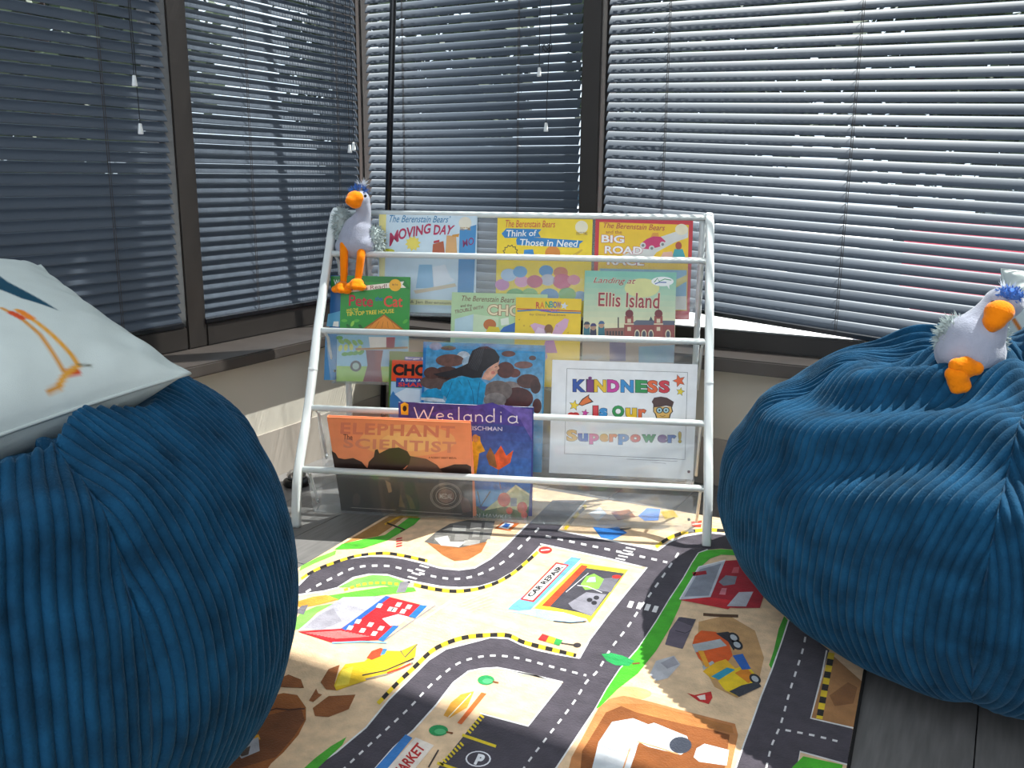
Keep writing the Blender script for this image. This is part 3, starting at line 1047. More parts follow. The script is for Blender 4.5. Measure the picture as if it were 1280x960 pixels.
for x, y, rx, ry, c in ((440, 216, 95, 42, '#6a4a40'), (345, 122, 42, 26, '#8890b0'), (430, 134, 50, 15, '#6a5048'), (320, 300, 55, 40, '#54362e'),
                        (420, 300, 85, 45, '#4a322c'), (350, 360, 110, 50, '#5e4a44'), (530, 190, 45, 35, '#b8c8d4'), (810, 280, 60, 55, '#5a3028'),
                        (830, 172, 46, 20, '#6a4238'), (930, 246, 62, 24, '#7a5650'), (990, 200, 24, 16, '#5a4644'), (870, 300, 40, 30, '#6a3a30'),
                        (960, 355, 75, 48, '#5a3830'), (1010, 390, 35, 48, '#4a2c26'), (760, 420, 95, 70, '#76665e'), (840, 400, 70, 45, '#8a7a74'),
                        (890, 470, 105, 75, '#54261e'), (1020, 520, 30, 50, '#52261e'), (740, 480, 75, 50, '#8c8078'), (580, 230, 60, 45, '#9cb8cc')):
    P_.ell(k6((x, y))[0], rx / 5.333, ry / 5.333, c, 3 + 0.3 * (x % 7), 20)
P_.poly(k6((250, 440), (290, 408), (350, 400), (402, 432), (394, 472), (330, 462), (248, 462)), '#1792c0', 6)
P_.poly(k6((247, 462), (330, 466), (394, 474), (412, 494), (330, 492), (246, 478)), '#dbe6ea', 6.5)
P_.poly(k6((378, 410), (400, 365), (450, 338), (560, 318), (640, 335), (682, 372), (670, 450), (655, 520), (405, 510), (420, 470), (390, 440)), '#149ac8', 7)
for pts in (((455, 360), (440, 410), (415, 470)), ((560, 345), (590, 420), (600, 505)), ((640, 360), (628, 430), (622, 505)), ((500, 350), (520, 380))):
    P_.stroke(k6(*pts), 0.7, '#0a5a80', 8)
P_.poly(k6((690, 272), (735, 240), (772, 214), (762, 250), (770, 268), (756, 282), (758, 298), (738, 322), (706, 350), (652, 338), (668, 300)), '#dba58a', 8)
P_.ell(k6((728, 298))[0], 2.6, 2.2, '#c8786a', 9)
P_.stroke(k6((738, 262), (756, 256)), 0.7, '#2a1c1a', 9)
P_.poly(k6((568, 200), (590, 150), (640, 125), (690, 122), (740, 145), (772, 192), (765, 225), (735, 240), (700, 262), (665, 290), (650, 330), (590, 335),
           (520, 318), (430, 330), (350, 318), (330, 306), (440, 285), (520, 255), (560, 235)), '#231f22', 9)
for t in range(7):
    P_.stroke(k6((612 + t * 9, 148 - t * 2), (592 + t * 9, 200 + t * 4), (560 + t * 10, 262 + t * 4)), 0.45, '#4c4a50', 10)
B.done()
B = Book('poster_sheet', 'white paper sheet with colourful kindness lettering on the third tier', 'poster', *T3, *k4((231, 138), (1062, 160)), 0.0012, '#f2f3f5', flat=True)
P_ = B.pr
fr_ = k4((314, 186), (1003, 208), (988, 706), (300, 672))
for j in range(4):
    P_.stroke([fr_[j], fr_[(j + 1) % 4]], 0.45, '#50525a', 1)
for ch, x0, x1, c in (('K', 348, 420, '#2350a8'), ('I', 428, 466, '#7a2f78'), ('N', 470, 538, '#f0c41c'), ('D', 545, 612, '#cf37a0'), ('N', 622, 694, '#2a8fd2'),
                      ('E', 706, 772, '#1f9448'), ('S', 775, 832, '#e8642a'), ('S', 840, 900, '#d42a3c')):
    t = (x0 - 348) * 0.012
    P_.text(ch, k4((x0, 318 + t), (x1, 320 + t), (x1, 250 + t), (x0, 247 + t)), c, 3, 0.05, outline='#17171c', ow=0.025)
P_.ell(k4((446, 240))[0], 2.4, 1.8, '#7a2f78', 4)
for ch, x0, x1, y0, y1, c in (('I', 463, 492, 398, 456, '#d8303a'), ('s', 500, 544, 412, 460, '#2a8fd2'), ('O', 573, 640, 398, 462, '#1f9448'), ('u', 650, 712, 412, 466, '#f0c41c'),
                              ('r', 722, 766, 418, 468, '#e8642a')):
    P_.text(ch, k4((x0, y1), (x1, y1 + 1), (x1, y0), (x0, y0)), c, 3, 0.05, outline='#17171c', ow=0.025)
sup = (('S', 312, 372, '#e0b040'), ('u', 378, 434, '#3a58b0'), ('p', 442, 496, '#d44a9a'), ('e', 502, 550, '#e0a440'), ('r', 556, 602, '#e07a48'), ('p', 608, 668, '#2f86cc'),
       ('o', 676, 734, '#d44a4a'), ('w', 742, 822, '#3a9a5a'), ('e', 832, 886, '#7a4a8a'), ('r', 890, 938, '#3a6ab8'), ('!', 950, 968, '#c8a83a'))
for ch, x0, x1, c in sup:
    hi = 536 if ch in 'S!' else 556
    lo = 616 if ch == 'p' else 601
    t = (x0 - 312) * 0.016
    P_.text(ch, k4((x0, lo + t), (x1, lo + t), (x1, hi + t), (x0, hi + t)), c, 3, 0.05, outline='#26262e', ow=0.02)
P_.star(k4((955, 256))[0], 8.6, '#1a1a1a', 2, rot=-0.3)
P_.star(k4((955, 256))[0], 7.6, '#e8622a', 3, rot=-0.3)
P_.star(k4((962, 318))[0], 5.8, '#1a1a1a', 2)
P_.star(k4((962, 318))[0], 4.9, '#f0d62a', 3)
P_.poly(k4((378, 392), (400, 360), (442, 332), (440, 350), (466, 376), (400, 400)), '#1a1a1a', 2)
P_.poly(k4((384, 390), (404, 364), (438, 340), (436, 354), (456, 373), (400, 396)), '#e8742a', 3)
P_.star(k4((356, 396))[0], 7.2, '#1a1a1a', 4)
P_.star(k4((356, 396))[0], 6.2, '#f0cf2a', 5)
P_.star(k4((418, 440))[0], 5.2, '#1a1a1a', 2)
P_.star(k4((418, 440))[0], 4.4, '#d43aa0', 3)
P_.ell(k4((338, 452))[0], 4.6, 3.6, '#d8302e', 2)
P_.ell(k4((364, 452))[0], 4.6, 3.6, '#d8302e', 2.3)
P_.poly(k4((806, 404), (914, 404), (920, 432), (908, 446), (902, 470), (824, 470), (816, 446), (806, 432)), '#1a1a1a', 2)
P_.poly(k4((812, 404), (908, 404), (914, 432), (902, 444), (896, 468), (830, 468), (822, 444), (811, 432)), '#e2b25a', 3)
P_.poly(k4((798, 376), (812, 352), (850, 346), (885, 352), (925, 376), (916, 406), (880, 398), (850, 404), (808, 408), (806, 388)), '#4a2820', 4)
for x in (842, 880):
    P_.ell(k4((x, 424))[0], 4.3, 4.0, '#1c1c20', 5)
    P_.ell(k4((x, 424))[0], 3.2, 3.0, '#a8cbd2', 6)
    P_.ell(k4((x, 424))[0], 1.1, 1.4, '#26303a', 7)
P_.stroke(k4((844, 454), (860, 460), (876, 454)), 0.6, '#5a2a1a', 5)
P_.stroke(k4((660, 690), (940, 702)), 0.5, '#8a8a92', 1)
P_.stroke(k4((655, 703), (945, 716)), 0.7, '#9a9aa2', 1)
P_.stroke(k4((800, 722), (880, 728)), 0.5, '#9a9aa2', 1)
B.done()

# -- lowest tier
B = Book('picture_book', 'deep blue picture book with white hand lettered title behind the elephant book', 'book', (0.086, 0.016), (0.090, 0.250), (498, 500.5), (667, 511.5), 0.005, '#2c3c8c', art='art_print')
P_ = B.pr
P_.shade(k5((880, 420), (1178, 430), (1190, 44), (566, 8)), '#3a3480', '#2e74c4', 1, 10)
P_.poly(k5((700, 60), (1000, 12), (1120, 60), (1188, 60), (1186, 130), (1000, 110), (800, 120)), '#4a3f98', 2)
P_.poly(k5((1030, 20), (1187, 44), (1186, 190), (1130, 90)), '#6a5ab0', 2.5)
P_.poly(k5((568, 20), (587, 10), (605, 20), (604, 70), (570, 68)), '#e8b82a', 3)
P_.ell(k5((587, 40))[0], 2.6, 3.6, '#1c1a16', 4)
# hand-drawn title, one pen stroke after another
W0, W1, WB, WT = 632, 1125, 92, 36


def glyph(ch, x0, x1):
    u = lambda a, b: (x0 + (x1 - x0) * a, WB + (x0 - W0) * 0.034 - b * 46)
    arc = lambda cx, cy, rx, ry, a0, a1, n=14: [u(cx + rx * math.cos(math.radians(a0 + (a1 - a0) * k / n)), cy + ry * math.sin(math.radians(a0 + (a1 - a0) * k / n))) for k in range(n + 1)]
    return {'W': [[u(0, 1.28), u(0.22, 0)], [u(0.22, 0), u(0.5, 1.0)], [u(0.5, 1.0), u(0.72, 0)], [u(0.72, 0), u(1.0, 1.35)]],
            'e': [[u(0.08, 0.35)] + [u(0.9, 0.42)] + arc(0.5, 0.35, 0.42, 0.36, 15, 320)],
            's': [arc(0.5, 0.52, 0.34, 0.2, 30, 260) + arc(0.5, 0.16, 0.38, 0.2, 80, -150)],
            'l': [[u(0.5, 1.45), u(0.5, 0)]],
            'a': [arc(0.45, 0.33, 0.4, 0.34, 40, 330), [u(0.85, 0.72), u(0.85, 0.05), u(1.0, 0.0)]],
            'n': [[u(0.08, 0.72), u(0.08, 0)], arc(0.48, 0.34, 0.40, 0.36, 170, 0) + [u(0.88, 0.0)]],
            'd': [arc(0.45, 0.33, 0.4, 0.34, 40, 330), [u(0.9, 1.4), u(0.9, 0.0)]],
            'i': [[u(0.5, 0.72), u(0.5, 0)], [u(0.42, 1.02), u(0.58, 1.06)]]}[ch]


for ch, x0, x1 in (('W', 632, 722), ('e', 734, 774), ('s', 786, 818), ('l', 832, 852), ('a', 864, 906), ('n', 918, 958), ('d', 968, 1012), ('i', 1030, 1050), ('a', 1072, 1122)):
    for st in glyph(ch, x0, x1):
        P_.stroke(k5(*st), 1.5, '#eeeaf0', 5)
P_.text('FLEISCHMAN', k5((858, 140), (1046, 146), (1046, 127), (858, 120)), '#cfd4ea', 5, 0.004)
P_.poly(k5((902, 200), (925, 165), (942, 172), (944, 195), (966, 240), (938, 250), (932, 300), (924, 346), (904, 342)), '#d8a828', 5)
P_.ell(k5((920, 180))[0], 4, 5, '#c08a50', 6)
P_.poly(k5((970, 262), (990, 222), (1010, 258), (1040, 214), (1066, 262), (1098, 236), (1084, 295), (1030, 328), (985, 305)), '#e0561c', 5)
P_.poly(k5((970, 262), (990, 222), (1010, 258), (1022, 320), (985, 305)), '#8a5a26', 6)
P_.stroke(k5((1030, 326), (1026, 350), (1040, 420)), 0.9, '#7a5a2a', 4)
P_.poly(k5((905, 420), (1176, 425), (1172, 505), (915, 500)), '#3f90c8', 3)
P_.poly(k5((960, 520), (1060, 440), (1110, 398), (1174, 440), (1170, 530)), '#b8bc8a', 5)
P_.poly(k5((1060, 440), (1110, 398), (1174, 440), (1174, 450), (1112, 412), (1066, 450)), '#e8e2b0', 6)
P_.poly(k5((1085, 500), (1085, 460), (1115, 460), (1115, 500)), '#6a7a8a', 6)
P_.poly(k5((912, 490), (960, 520), (1060, 500), (1120, 520), (1172, 500), (1166, 572), (916, 558)), '#2a5a30', 7)
for x, y, r in ((1055, 468, 8), (1140, 505, 6.5), (1150, 540, 4), (1080, 520, 4)):
    P_.ell(k5((x, y))[0], r, r * 1.1, '#c03a2a', 8 + 0.1 * r)
P_.stroke(k5((930, 430), (945, 500), (990, 430)), 1.6, '#2a3a2a', 6)
P_.text('N HAWKES', k5((920, 550), (1086, 558), (1088, 540), (922, 532)), '#b8c0b8', 9, 0.004)
B.done()
B = Book('picture_book', 'landscape book with orange sky and dark elephant leaning forward on the lowest tier', 'book', (0.073, 0.015), (0.002, 0.235), *k5((221, 82), (895, 106)), 0.008, '#e88858', hard=True)
P_ = B.pr
P_.shade(k5((262, 345), (905, 365), (893, 112), (226, 88)), '#ee8a5a', '#f0946a', 1, 6)
P_.ell(k5((600, 190))[0], 60, 20, '#f0a468', 2, 28)
P_.ell(k5((610, 195))[0], 36, 12, '#f4b874', 2.5, 28)
P_.text('ELEPHANT', k5((284, 158), (822, 178), (824, 122), (287, 104)), '#d9785a', 4, 0.03, spacing=1.12)
P_.text('SCIENTIST', k5((298, 224), (828, 250), (830, 196), (300, 178)), '#d98468', 4, 0.03, spacing=1.12)
P_.text('The', k5((298, 184), (341, 186), (342, 162), (299, 160)), '#5a2a22', 5, 0.0)
P_.text('A ROBERT SIBERT MEDAL', k5((700, 274), (832, 277), (832, 268), (700, 265)), '#8a3a2a', 4)
P_.poly(k5((243, 238), (262, 250), (275, 272), (305, 278), (345, 272), (385, 290), (408, 318), (450, 320), (730, 330), (770, 318), (820, 302), (880, 302), (900, 312),
           (908, 552), (290, 518), (268, 380)), '#35241f', 4)
P_.poly(k5((412, 322), (418, 290), (442, 266), (448, 234), (460, 230), (468, 250), (515, 226), (560, 222), (600, 240), (616, 268), (608, 300), (580, 322), (560, 345), (420, 345)), '#3e2b25', 6)
P_.poly(k5((612, 262), (690, 276), (740, 305), (770, 345), (570, 345), (600, 310)), '#684a3e', 5.5)
P_.poly(k5((268, 348), (906, 362), (908, 552), (288, 518)), '#241a17', 6.5)
P_.poly(k5((420, 345), (640, 345), (660, 400), (640, 520), (600, 525), (560, 420), (520, 400), (500, 520), (440, 515), (425, 420)), '#3a2a22', 7)
P_.poly(k5((496, 376), (520, 388), (528, 430), (512, 436)), '#b08864', 8)
P_.poly(k5((560, 500), (566, 440), (590, 505)), '#7a6038', 8)
P_.poly(k5((590, 440), (618, 455), (640, 510), (615, 510)), '#6a5834', 8)
P_.poly(k5((840, 440), (890, 470), (905, 520), (860, 530)), '#5a3c36', 8)
P_.ell(k5((360, 468))[0], 5, 8, '#4a3a34', 8)
for rr, w in ((19.5, 0.6), (17.8, 0.5), (12.5, 0.6)):
    c = k5((782, 450))[0]
    P_.stroke([(c[0] + rr * math.cos(a), c[1] + rr * 0.83 * math.sin(a)) for a in np.linspace(0, 2 * math.pi, 40)], w, '#b5a79c', 9)
P_.ell(k5((782, 450))[0], 10.5, 8.8, '#7a5c52', 9)
P_.text('MEDAL', k5((752, 462), (812, 464), (812, 440), (752, 438)), '#cdbfb4', 10, 0.01)
P_.stroke(k5((335, 504), (545, 516)), 0.7, '#a89a92', 9)
P_.stroke(k5((570, 518), (855, 536)), 0.7, '#a89a92', 9)
B.done()

# ------------------------------------------------------------------ rug
RUGZ = 0.007
RO = np.array([-1.106, 1.762, 0.0])
REX = np.array([0.9982, 0.060, 0.0])
REY = np.array([0.060, -0.9982, 0.0])       # towards the viewer
RUGW, RUGL = 0.962, 1.42


def rug_pt(u, v, z):
    return RO + REX * u + REY * v + ZUP * z


rug = empty('play_rug', tuple(rug_pt(RUGW / 2, RUGL / 2, 0)))
tag(rug, 'printed play rug with grey roads and buildings, lying before the book rack', 'rug')
MB().hexa([rug_pt(0, 0, 0.0004), rug_pt(RUGW, 0, 0.0004), rug_pt(RUGW, RUGL, 0.0004), rug_pt(0, RUGL, 0.0004)],
          [rug_pt(0.002, 0.002, RUGZ), rug_pt(RUGW - 0.002, 0.002, RUGZ), rug_pt(RUGW - 0.002, RUGL, RUGZ), rug_pt(0.002, RUGL, RUGZ)]) \
    .build('rug_backing', 'rug_back', rug)


def rug_place(x, y, lift):
    p = on(x, y, 2, RUGZ)
    d = p - RO
    u = min(max(d @ REX, 0.003), RUGW - 0.004)
    v = min(max(d @ REY, 0.003), RUGL - 0.004)
    return rug_pt(u, v, RUGZ + lift)


R_ = Print(rug_place, 0.00012, 0.0004)
A, Bc, Cc, D, Ec = crop(360, 620, 3.5556), crop(640, 620, 3.5556), crop(220, 760, 3.2), crop(600, 760, 2.6667), crop(880, 640, 3.0)
TAN, ROAD, GREEN = '#ecc9a2', '#4c464e', '#4fae2c'
base = [rug_pt(a, b, RUGZ + 0.0003) for a, b in ((0.003, 0.003), (RUGW - 0.004, 0.003), (RUGW - 0.004, RUGL), (0.003, RUGL))]
R_.v += [tuple(p) for p in base]
R_.f.append((0, 1, 2, 3))
R_.c.append(lin(TAN))
# soft darker sand patches
for pts in (Bc((830, 560), (960, 530), (1080, 600), (1120, 720), (1090, 850), (1000, 900), (900, 850), (820, 700)),):
    R_.poly(pts, '#c89a66', 1)
R_.ell(A((700, 620))[0], 30, 8, '#efd3a4', 1)
R_.ell(Bc((500, 880))[0], 34, 9, '#e2b47c', 1)
# roads
r1_top = A((20, 415), (45, 400), (100, 345), (170, 310), (260, 280), (360, 268), (450, 270), (520, 280), (600, 300), (680, 322), (760, 330), (830, 320), (900, 280), (960, 230),
           (1010, 180), (1065, 125))
r1_bot = A((1120, 225), (1060, 290), (1000, 340), (930, 380), (850, 405), (760, 410), (680, 405), (600, 390), (520, 375), (440, 352), (360, 350), (290, 365), (220, 410), (160, 425),
           (20, 445))
R_.poly(r1_top + A((1100, 135), (1140, 215)) + r1_bot, ROAD, 2)
r3_out = [(330, 1010)] + Cc((460, 700), (550, 640), (640, 580), (760, 480), (850, 370), (940, 280), (1010, 210), (1080, 165), (1160, 145)) + \
    A((900, 630), (980, 635)) + Bc((40, 662), (100, 683), (190, 703), (300, 722))
r3_in = Bc((225, 830), (110, 802), (20, 782)) + A((930, 765), (860, 770)) + Cc((1170, 255), (1110, 300), (1040, 390), (950, 490), (870, 560), (800, 640)) + [(430, 1010)]
R_.poly(r3_out + Bc((345, 735), (300, 835)) + r3_in, ROAD, 2.2)
r2_right = Bc((985, 240), (930, 235), (870, 240), (830, 255), (800, 300), (760, 370), (700, 460), (640, 560), (560, 680), (480, 770), (420, 860), (370, 950)) + \
    D((290, 480), (255, 533)) + [(650, 1010)]
blockR = Bc((300, 722), (345, 640), (420, 540), (500, 440), (600, 318), (540, 308), (440, 283), (280, 248), (125, 215))
R_.poly(Bc((75, 125), (180, 20), (330, 20), (205, 155), (420, 195), (650, 242), (700, 205), (760, 180), (860, 163), (970, 172)) + r2_right + [(520, 1010), (548, 960)] +
        Cc((1225, 420)) + D((160, 395), (270, 255)) + Bc((280, 800), (300, 722)) + blockR[1:], ROAD, 2.4)
R_.poly(Ec((320, 405), (470, 520), (440, 620), (400, 775), (560, 810), (540, 950), (360, 900), (345, 965), (330, 1110), (60, 1110), (120, 960), (150, 870), (180, 790), (215, 690), (255, 590),
           (290, 490)), ROAD, 2)
# white road edges
WH = '#eae6e4'
for e in (r1_top, r1_bot, r3_out, r3_in, r2_right[2:], blockR, D((0, 352), (160, 395), (270, 255)) + Bc((110, 802), (0, 782)), Bc((330, 20), (205, 155), (420, 195), (650, 242), (700, 205),
          (760, 180), (860, 163), (970, 172)), Ec((460, 520), (440, 620), (400, 775), (560, 812)), Ec((318, 405), (290, 490), (255, 590), (215, 690), (180, 790), (150, 870), (120, 960), (60, 1110)),
          Ec((345, 1000), (360, 900), (540, 950))):
    R_.stroke(e, 2.0, WH, 3)
# yellow and black kerbs
YB_ = ['#e9c62a', '#26221f']
for e, w in ((A((560, 395), (600, 405), (680, 420), (760, 425), (850, 412), (930, 385), (1000, 345), (1060, 295), (1110, 250)), 4.0),
             (A((60, 370), (120, 332), (200, 300), (280, 274), (360, 260), (440, 256), (520, 268), (620, 290)), 3.4),
             (A((400, 925), (480, 840), (560, 765), (640, 690), (720, 650), (800, 628), (900, 620), (980, 622)) + Bc((40, 648), (100, 665), (200, 690), (285, 712)), 5.0),
             (Bc((640, 228), (690, 193), (760, 165), (860, 152), (950, 156)), 4.0), (Bc((235, 150), (275, 100), (330, 45)), 4.0)):
    R_.dashes(e, w, None, 4, 9, 0, YB_)
R_.dashes(Ec((478, 530), (465, 600), (450, 680), (432, 778)), 8.0, None, 4, 8, 0, YB_)
# lane marks
for e in (A((80, 430), (130, 400), (200, 365), (300, 320), (430, 312), (520, 328), (660, 362), (760, 370), (850, 350), (950, 300), (1030, 230), (1080, 180), (1140, 120)),
          [(405, 985)] + Cc((720, 600), (790, 535), (850, 480), (935, 400), (1020, 310), (1110, 235), (1180, 205)) + A((900, 712), (980, 716)) + Bc((50, 728), (100, 740), (190, 765), (330, 800)),
          Bc((740, 255), (680, 345), (620, 430), (570, 500), (510, 590), (440, 680), (380, 780), (330, 830), (260, 940)) + D((150, 530)) + [(640, 990)],
          Bc((150, 180), (310, 215), (430, 240), (570, 270), (690, 297)),
          Ec((380, 470), (370, 520), (345, 600), (320, 680), (290, 790), (270, 840), (250, 890), (225, 1000)), Ec((305, 820), (410, 840), (500, 862))):
    R_.dashes(e, 2.6, '#e6e2e2', 4.5, 7, 8)
for t in range(5):
    p0, p1 = np.array(A((530, 385))[0]), np.array(A((600, 318))[0])
    c = p0 + (p1 - p0) * (t / 4)
    R_.poly([(c[0] - 5, c[1] - 1.5), (c[0] + 6, c[1] + 1.5), (c[0] + 8, c[1]), (c[0] - 3, c[1] - 3.2)], '#e6e2e2', 5)
    p0, p1 = np.array(Bc((480, 285))[0]), np.array(Bc((525, 238))[0])
    c = p0 + (p1 - p0) * (t / 4)
    R_.poly([(c[0] - 6, c[1] - 1.2), (c[0] + 6, c[1] + 1.2), (c[0] + 7, c[1] - 0.4), (c[0] - 5, c[1] - 2.8)], '#e6e2e2', 5)
for x, y in ((525, 484), (565, 490), (600, 497), (635, 505)):
    R_.poly(Bc((x - 14, y + 12), (x + 6, y + 16), (x + 18, y - 12), (x - 2, y - 16)), '#f0ecec', 5)
# greens
R_.poly(A((205, 240), (330, 235), (440, 200), (560, 130), (590, 100), (545, 92), (480, 140), (430, 175), (330, 195), (240, 215)), GREEN, 3.5)
R_.poly(A((50, 335), (120, 300), (210, 262), (215, 243), (130, 275), (50, 312)), '#7cc64a', 3.5)
R_.poly(A((220, 408), (300, 370), (380, 352), (450, 357), (520, 385), (500, 420), (430, 398), (330, 408)), '#7cc858', 3.5)
R_.poly(A((175, 445), (300, 425), (430, 405), (560, 408), (570, 425), (440, 440), (220, 465)), '#66bc3c', 3.6)
R_.poly(A((20, 560), (60, 520), (130, 490), (200, 480), (130, 520), (60, 590), (20, 600)), '#86cc5c', 3.5)
R_.poly(Bc((830, 255), (870, 242), (930, 238), (992, 242), (1005, 266), (930, 262), (880, 280), (840, 315), (800, 365), (770, 420), (742, 500), (700, 590), (640, 690), (560, 790), (470, 860), (390, 940), (372, 948), (420, 862), (480, 772),
           (560, 682), (640, 562), (700, 462), (760, 372), (800, 302)), '#4cb62c', 3.5)
R_.poly(Ec((300, 392), (314, 408), (288, 490), (252, 590), (244, 575), (262, 520), (280, 440)), '#3f9c24', 3.5)
R_.poly(Cc((515, 640), (560, 600), (620, 555), (682, 518), (665, 550), (570, 640), (500, 700), (460, 700)), '#52ae34', 3.5)
R_.poly(Ec((372, 918), (520, 950), (512, 1000), (330, 1000), (330, 960)), '#4cb62c', 3.5)
# sand dig at the upper left and the stone quarry
R_.poly(A((215, 232), (300, 180), (450, 92), (520, 92), (460, 140), (400, 180), (330, 192), (250, 212)), '#a87a3e', 3)
R_.stroke(A((430, 128), (500, 92), (580, 96)), 2.6, '#e2aa22', 5)
R_.stroke(A((440, 122), (520, 152), (500, 160)), 2.0, '#3a2c20', 5)
for t in range(4):
    R_.poly(A((482, 190 + t * 11), (508, 185 + t * 11), (507, 191 + t * 11), (480, 197 + t * 11)), '#c0303a', 5)
R_.poly(A((605, 205), (660, 160), (720, 125), (800, 108), (920, 112), (905, 170), (880, 205), (760, 232), (680, 222)), '#6b6864', 3.5)
for x0, y0, x1, y1 in ((640, 175, 720, 205), (730, 170, 800, 200), (800, 120, 858, 150), (862, 118, 912, 150), (810, 155, 850, 185), (855, 160, 900, 195), (720, 130, 790, 160), (770, 195, 850, 222), (680, 205, 760, 225)):
    R_.poly(A((x0 + 8, y1), (x1, y1 - 2), (x1 + 4, y0 + 4), (x0 + 14, y0)), ['#97948f', '#85827e', '#a8a49e'][(x0 // 10) % 3], 4)
R_.poly(A((620, 210), (760, 232), (885, 205), (860, 250), (800, 285), (740, 290), (690, 265)), '#b06c38', 4.5)
R_.poly(A((650, 190), (710, 178), (720, 205), (790, 205), (760, 230), (680, 222)), '#cfcac4', 5)
R_.poly(A((918, 146), (962, 112), (1030, 122), (988, 156)), '#cf6a2a', 4)
R_.poly(A((935, 142), (965, 118), (1005, 126), (978, 150)), '#e9eef2', 5)
R_.poly(A((950, 138), (968, 124), (990, 128), (974, 144)), '#2f66b8', 6)
# no-entry sign
R_.ell(Bc((148, 242))[0], 8.5, 4.4, '#c8302a', 4)
R_.poly(Bc((128, 246), (166, 243), (167, 238), (129, 241)), '#f0e8e4', 5)
# car repair shop
R_.poly(Bc((-20, 505), (0, 485), (265, 272), (308, 280), (75, 515)), '#6aa6d4', 3.5)
R_.poly(Bc((36, 462), (196, 296), (254, 308), (96, 474)), '#c8302e', 4)
R_.poly(Bc((48, 458), (198, 304), (244, 312), (92, 466)), '#f2efe9', 5)
R_.text('CAR REPAIR', Bc((88, 452), (232, 318), (205, 312), (64, 446)), '#1c1a20', 6, 0.045)
R_.poly(Bc((100, 500), (305, 300), (515, 330), (345, 565), (330, 545)), '#ecd23c', 3.6)
R_.poly(Bc((132, 490), (310, 308), (338, 314), (168, 494)), '#d84a26', 4.6)
R_.poly(Bc((168, 494), (330, 322), (500, 346), (352, 536), (300, 520)), '#45424a', 5)
R_.poly(Bc((250, 480), (330, 430), (420, 440), (352, 536), (270, 505)), '#8d8a94', 6)
R_.poly(Bc((390, 370), (480, 362), (440, 430), (370, 420)), '#77747e', 6)
R_.poly(Bc((305, 395), (330, 360), (365, 348), (408, 372), (385, 415), (325, 420)), '#8acc50', 7)
R_.poly(Bc((330, 385), (345, 365), (370, 362), (372, 385)), '#bcdce0', 8)
R_.stroke(Bc((240, 430), (340, 345)), 0.9, '#d8d6da', 7)
R_.stroke(Bc((290, 400), (335, 405), (400, 432)), 0.9, '#d8d6da', 7.5)
R_.ell(Bc((465, 362))[0], 6, 2.4, '#c02f2c', 8)
for x, y in ((345, 465), (375, 455), (365, 478)):
    R_.ell(Bc((x, y))[0], 3.6, 2.6, '#302e34', 8)
R_.poly(Bc((-20, 515), (110, 505), (230, 520), (335, 552), (290, 566), (190, 560), (90, 535)), '#a9d2e8', 4.2)
R_.stroke(Bc((185, 558), (260, 566), (330, 560)), 1.3, '#303038', 5)
# pavements and pencilled yard
for t in range(5):
    R_.stroke(A((765 + t * 4, 478 + t * 12), (900 + t * 4, 425 + t * 14)), 1.4, '#c0b8b4', 3.5)
R_.stroke(A((590, 560), (720, 470)), 3.0, '#d0c6bc', 3.5)
R_.stroke(A((420, 650), (655, 488)), 1.6, '#9a9294', 3.5)
# red brick house at the left
R_.poly(A((40, 602), (130, 525), (245, 452), (440, 446), (238, 592)), '#b4b0ba', 4)
R_.poly(A((70, 590), (140, 530), (200, 500), (240, 560), (150, 595)), '#a29ea8', 4.5)
R_.poly(A((45, 605), (235, 592), (440, 448), (600, 488), (545, 540), (490, 528), (425, 545), (470, 585), (405, 642), (195, 654)), '#c4242c', 5)
R_.poly(A((238, 592), (436, 446), (456, 450), (258, 600)), '#2e62b4', 6)
R_.poly(A((400, 642), (466, 580), (494, 580), (424, 648)), '#2e72c0', 6)
R_.poly(A((536, 538), (588, 486), (620, 490), (566, 546)), '#2e72c0', 6)
R_.poly(A((418, 548), (490, 528), (535, 540), (495, 575), (455, 580)), '#e6e4ea', 6)
for x, y in ((405, 490), (455, 505), (490, 485), (510, 515), (535, 495), (310, 560), (365, 574), (412, 590), (275, 588), (330, 600), (382, 614), (470, 508)):
    R_.poly(A((x - 15, y + 8), (x + 6, y + 11), (x + 18, y - 7), (x - 3, y - 10)), '#ece6e4', 7)
for t in range(9):
    R_.stroke(A((80 + t * 16, 612 + t * 3), (240 + t * 15, 602 + t * 3)), 0.7, '#e08a86', 6.2)
R_.stroke(A((195, 656), (330, 650), (440, 655)), 2.0, '#8ab4e0', 6.5)
R_.poly(A((480, 432), (500, 385), (545, 380), (520, 430)), '#8a868c', 5)
R_.dashes(A((250, 420), (330, 395), (410, 388), (500, 395)), 3.0, '#e2c232', 5, 5, 3)
R_.poly(A((20, 478), (110, 450), (170, 442), (225, 462), (150, 482), (60, 500)), '#d89a3a', 4)
R_.poly(A((30, 520), (60, 490), (90, 486), (70, 530)), '#77727a', 4.2)
# digger
R_.poly(A((205, 845), (225, 790), (255, 750), (340, 738), (380, 702), (430, 690), (500, 692), (572, 660), (565, 715), (470, 780), (350, 822), (280, 845), (215, 868)), '#e6bc26', 5)
R_.poly(A((210, 850), (240, 775), (290, 760), (270, 840)), '#f0d44a', 6)
R_.poly(A((350, 722), (372, 692), (412, 678), (428, 684), (412, 716), (372, 732)), '#d24a2a', 7)
R_.poly(A((410, 712), (424, 680), (442, 684), (430, 706)), '#4a8ac0', 7.5)
R_.stroke(A((330, 800), (430, 780), (560, 725)), 1.6, '#3c3630', 7)
R_.stroke(A((345, 818), (440, 795), (555, 745)), 2.4, '#8d8074', 6)
R_.stroke(A((440, 790), (500, 770), (545, 748)), 2.2, '#d8482a', 7.2)
R_.stroke(A((500, 690), (520, 720), (575, 662)), 1.4, '#5a5450', 7)
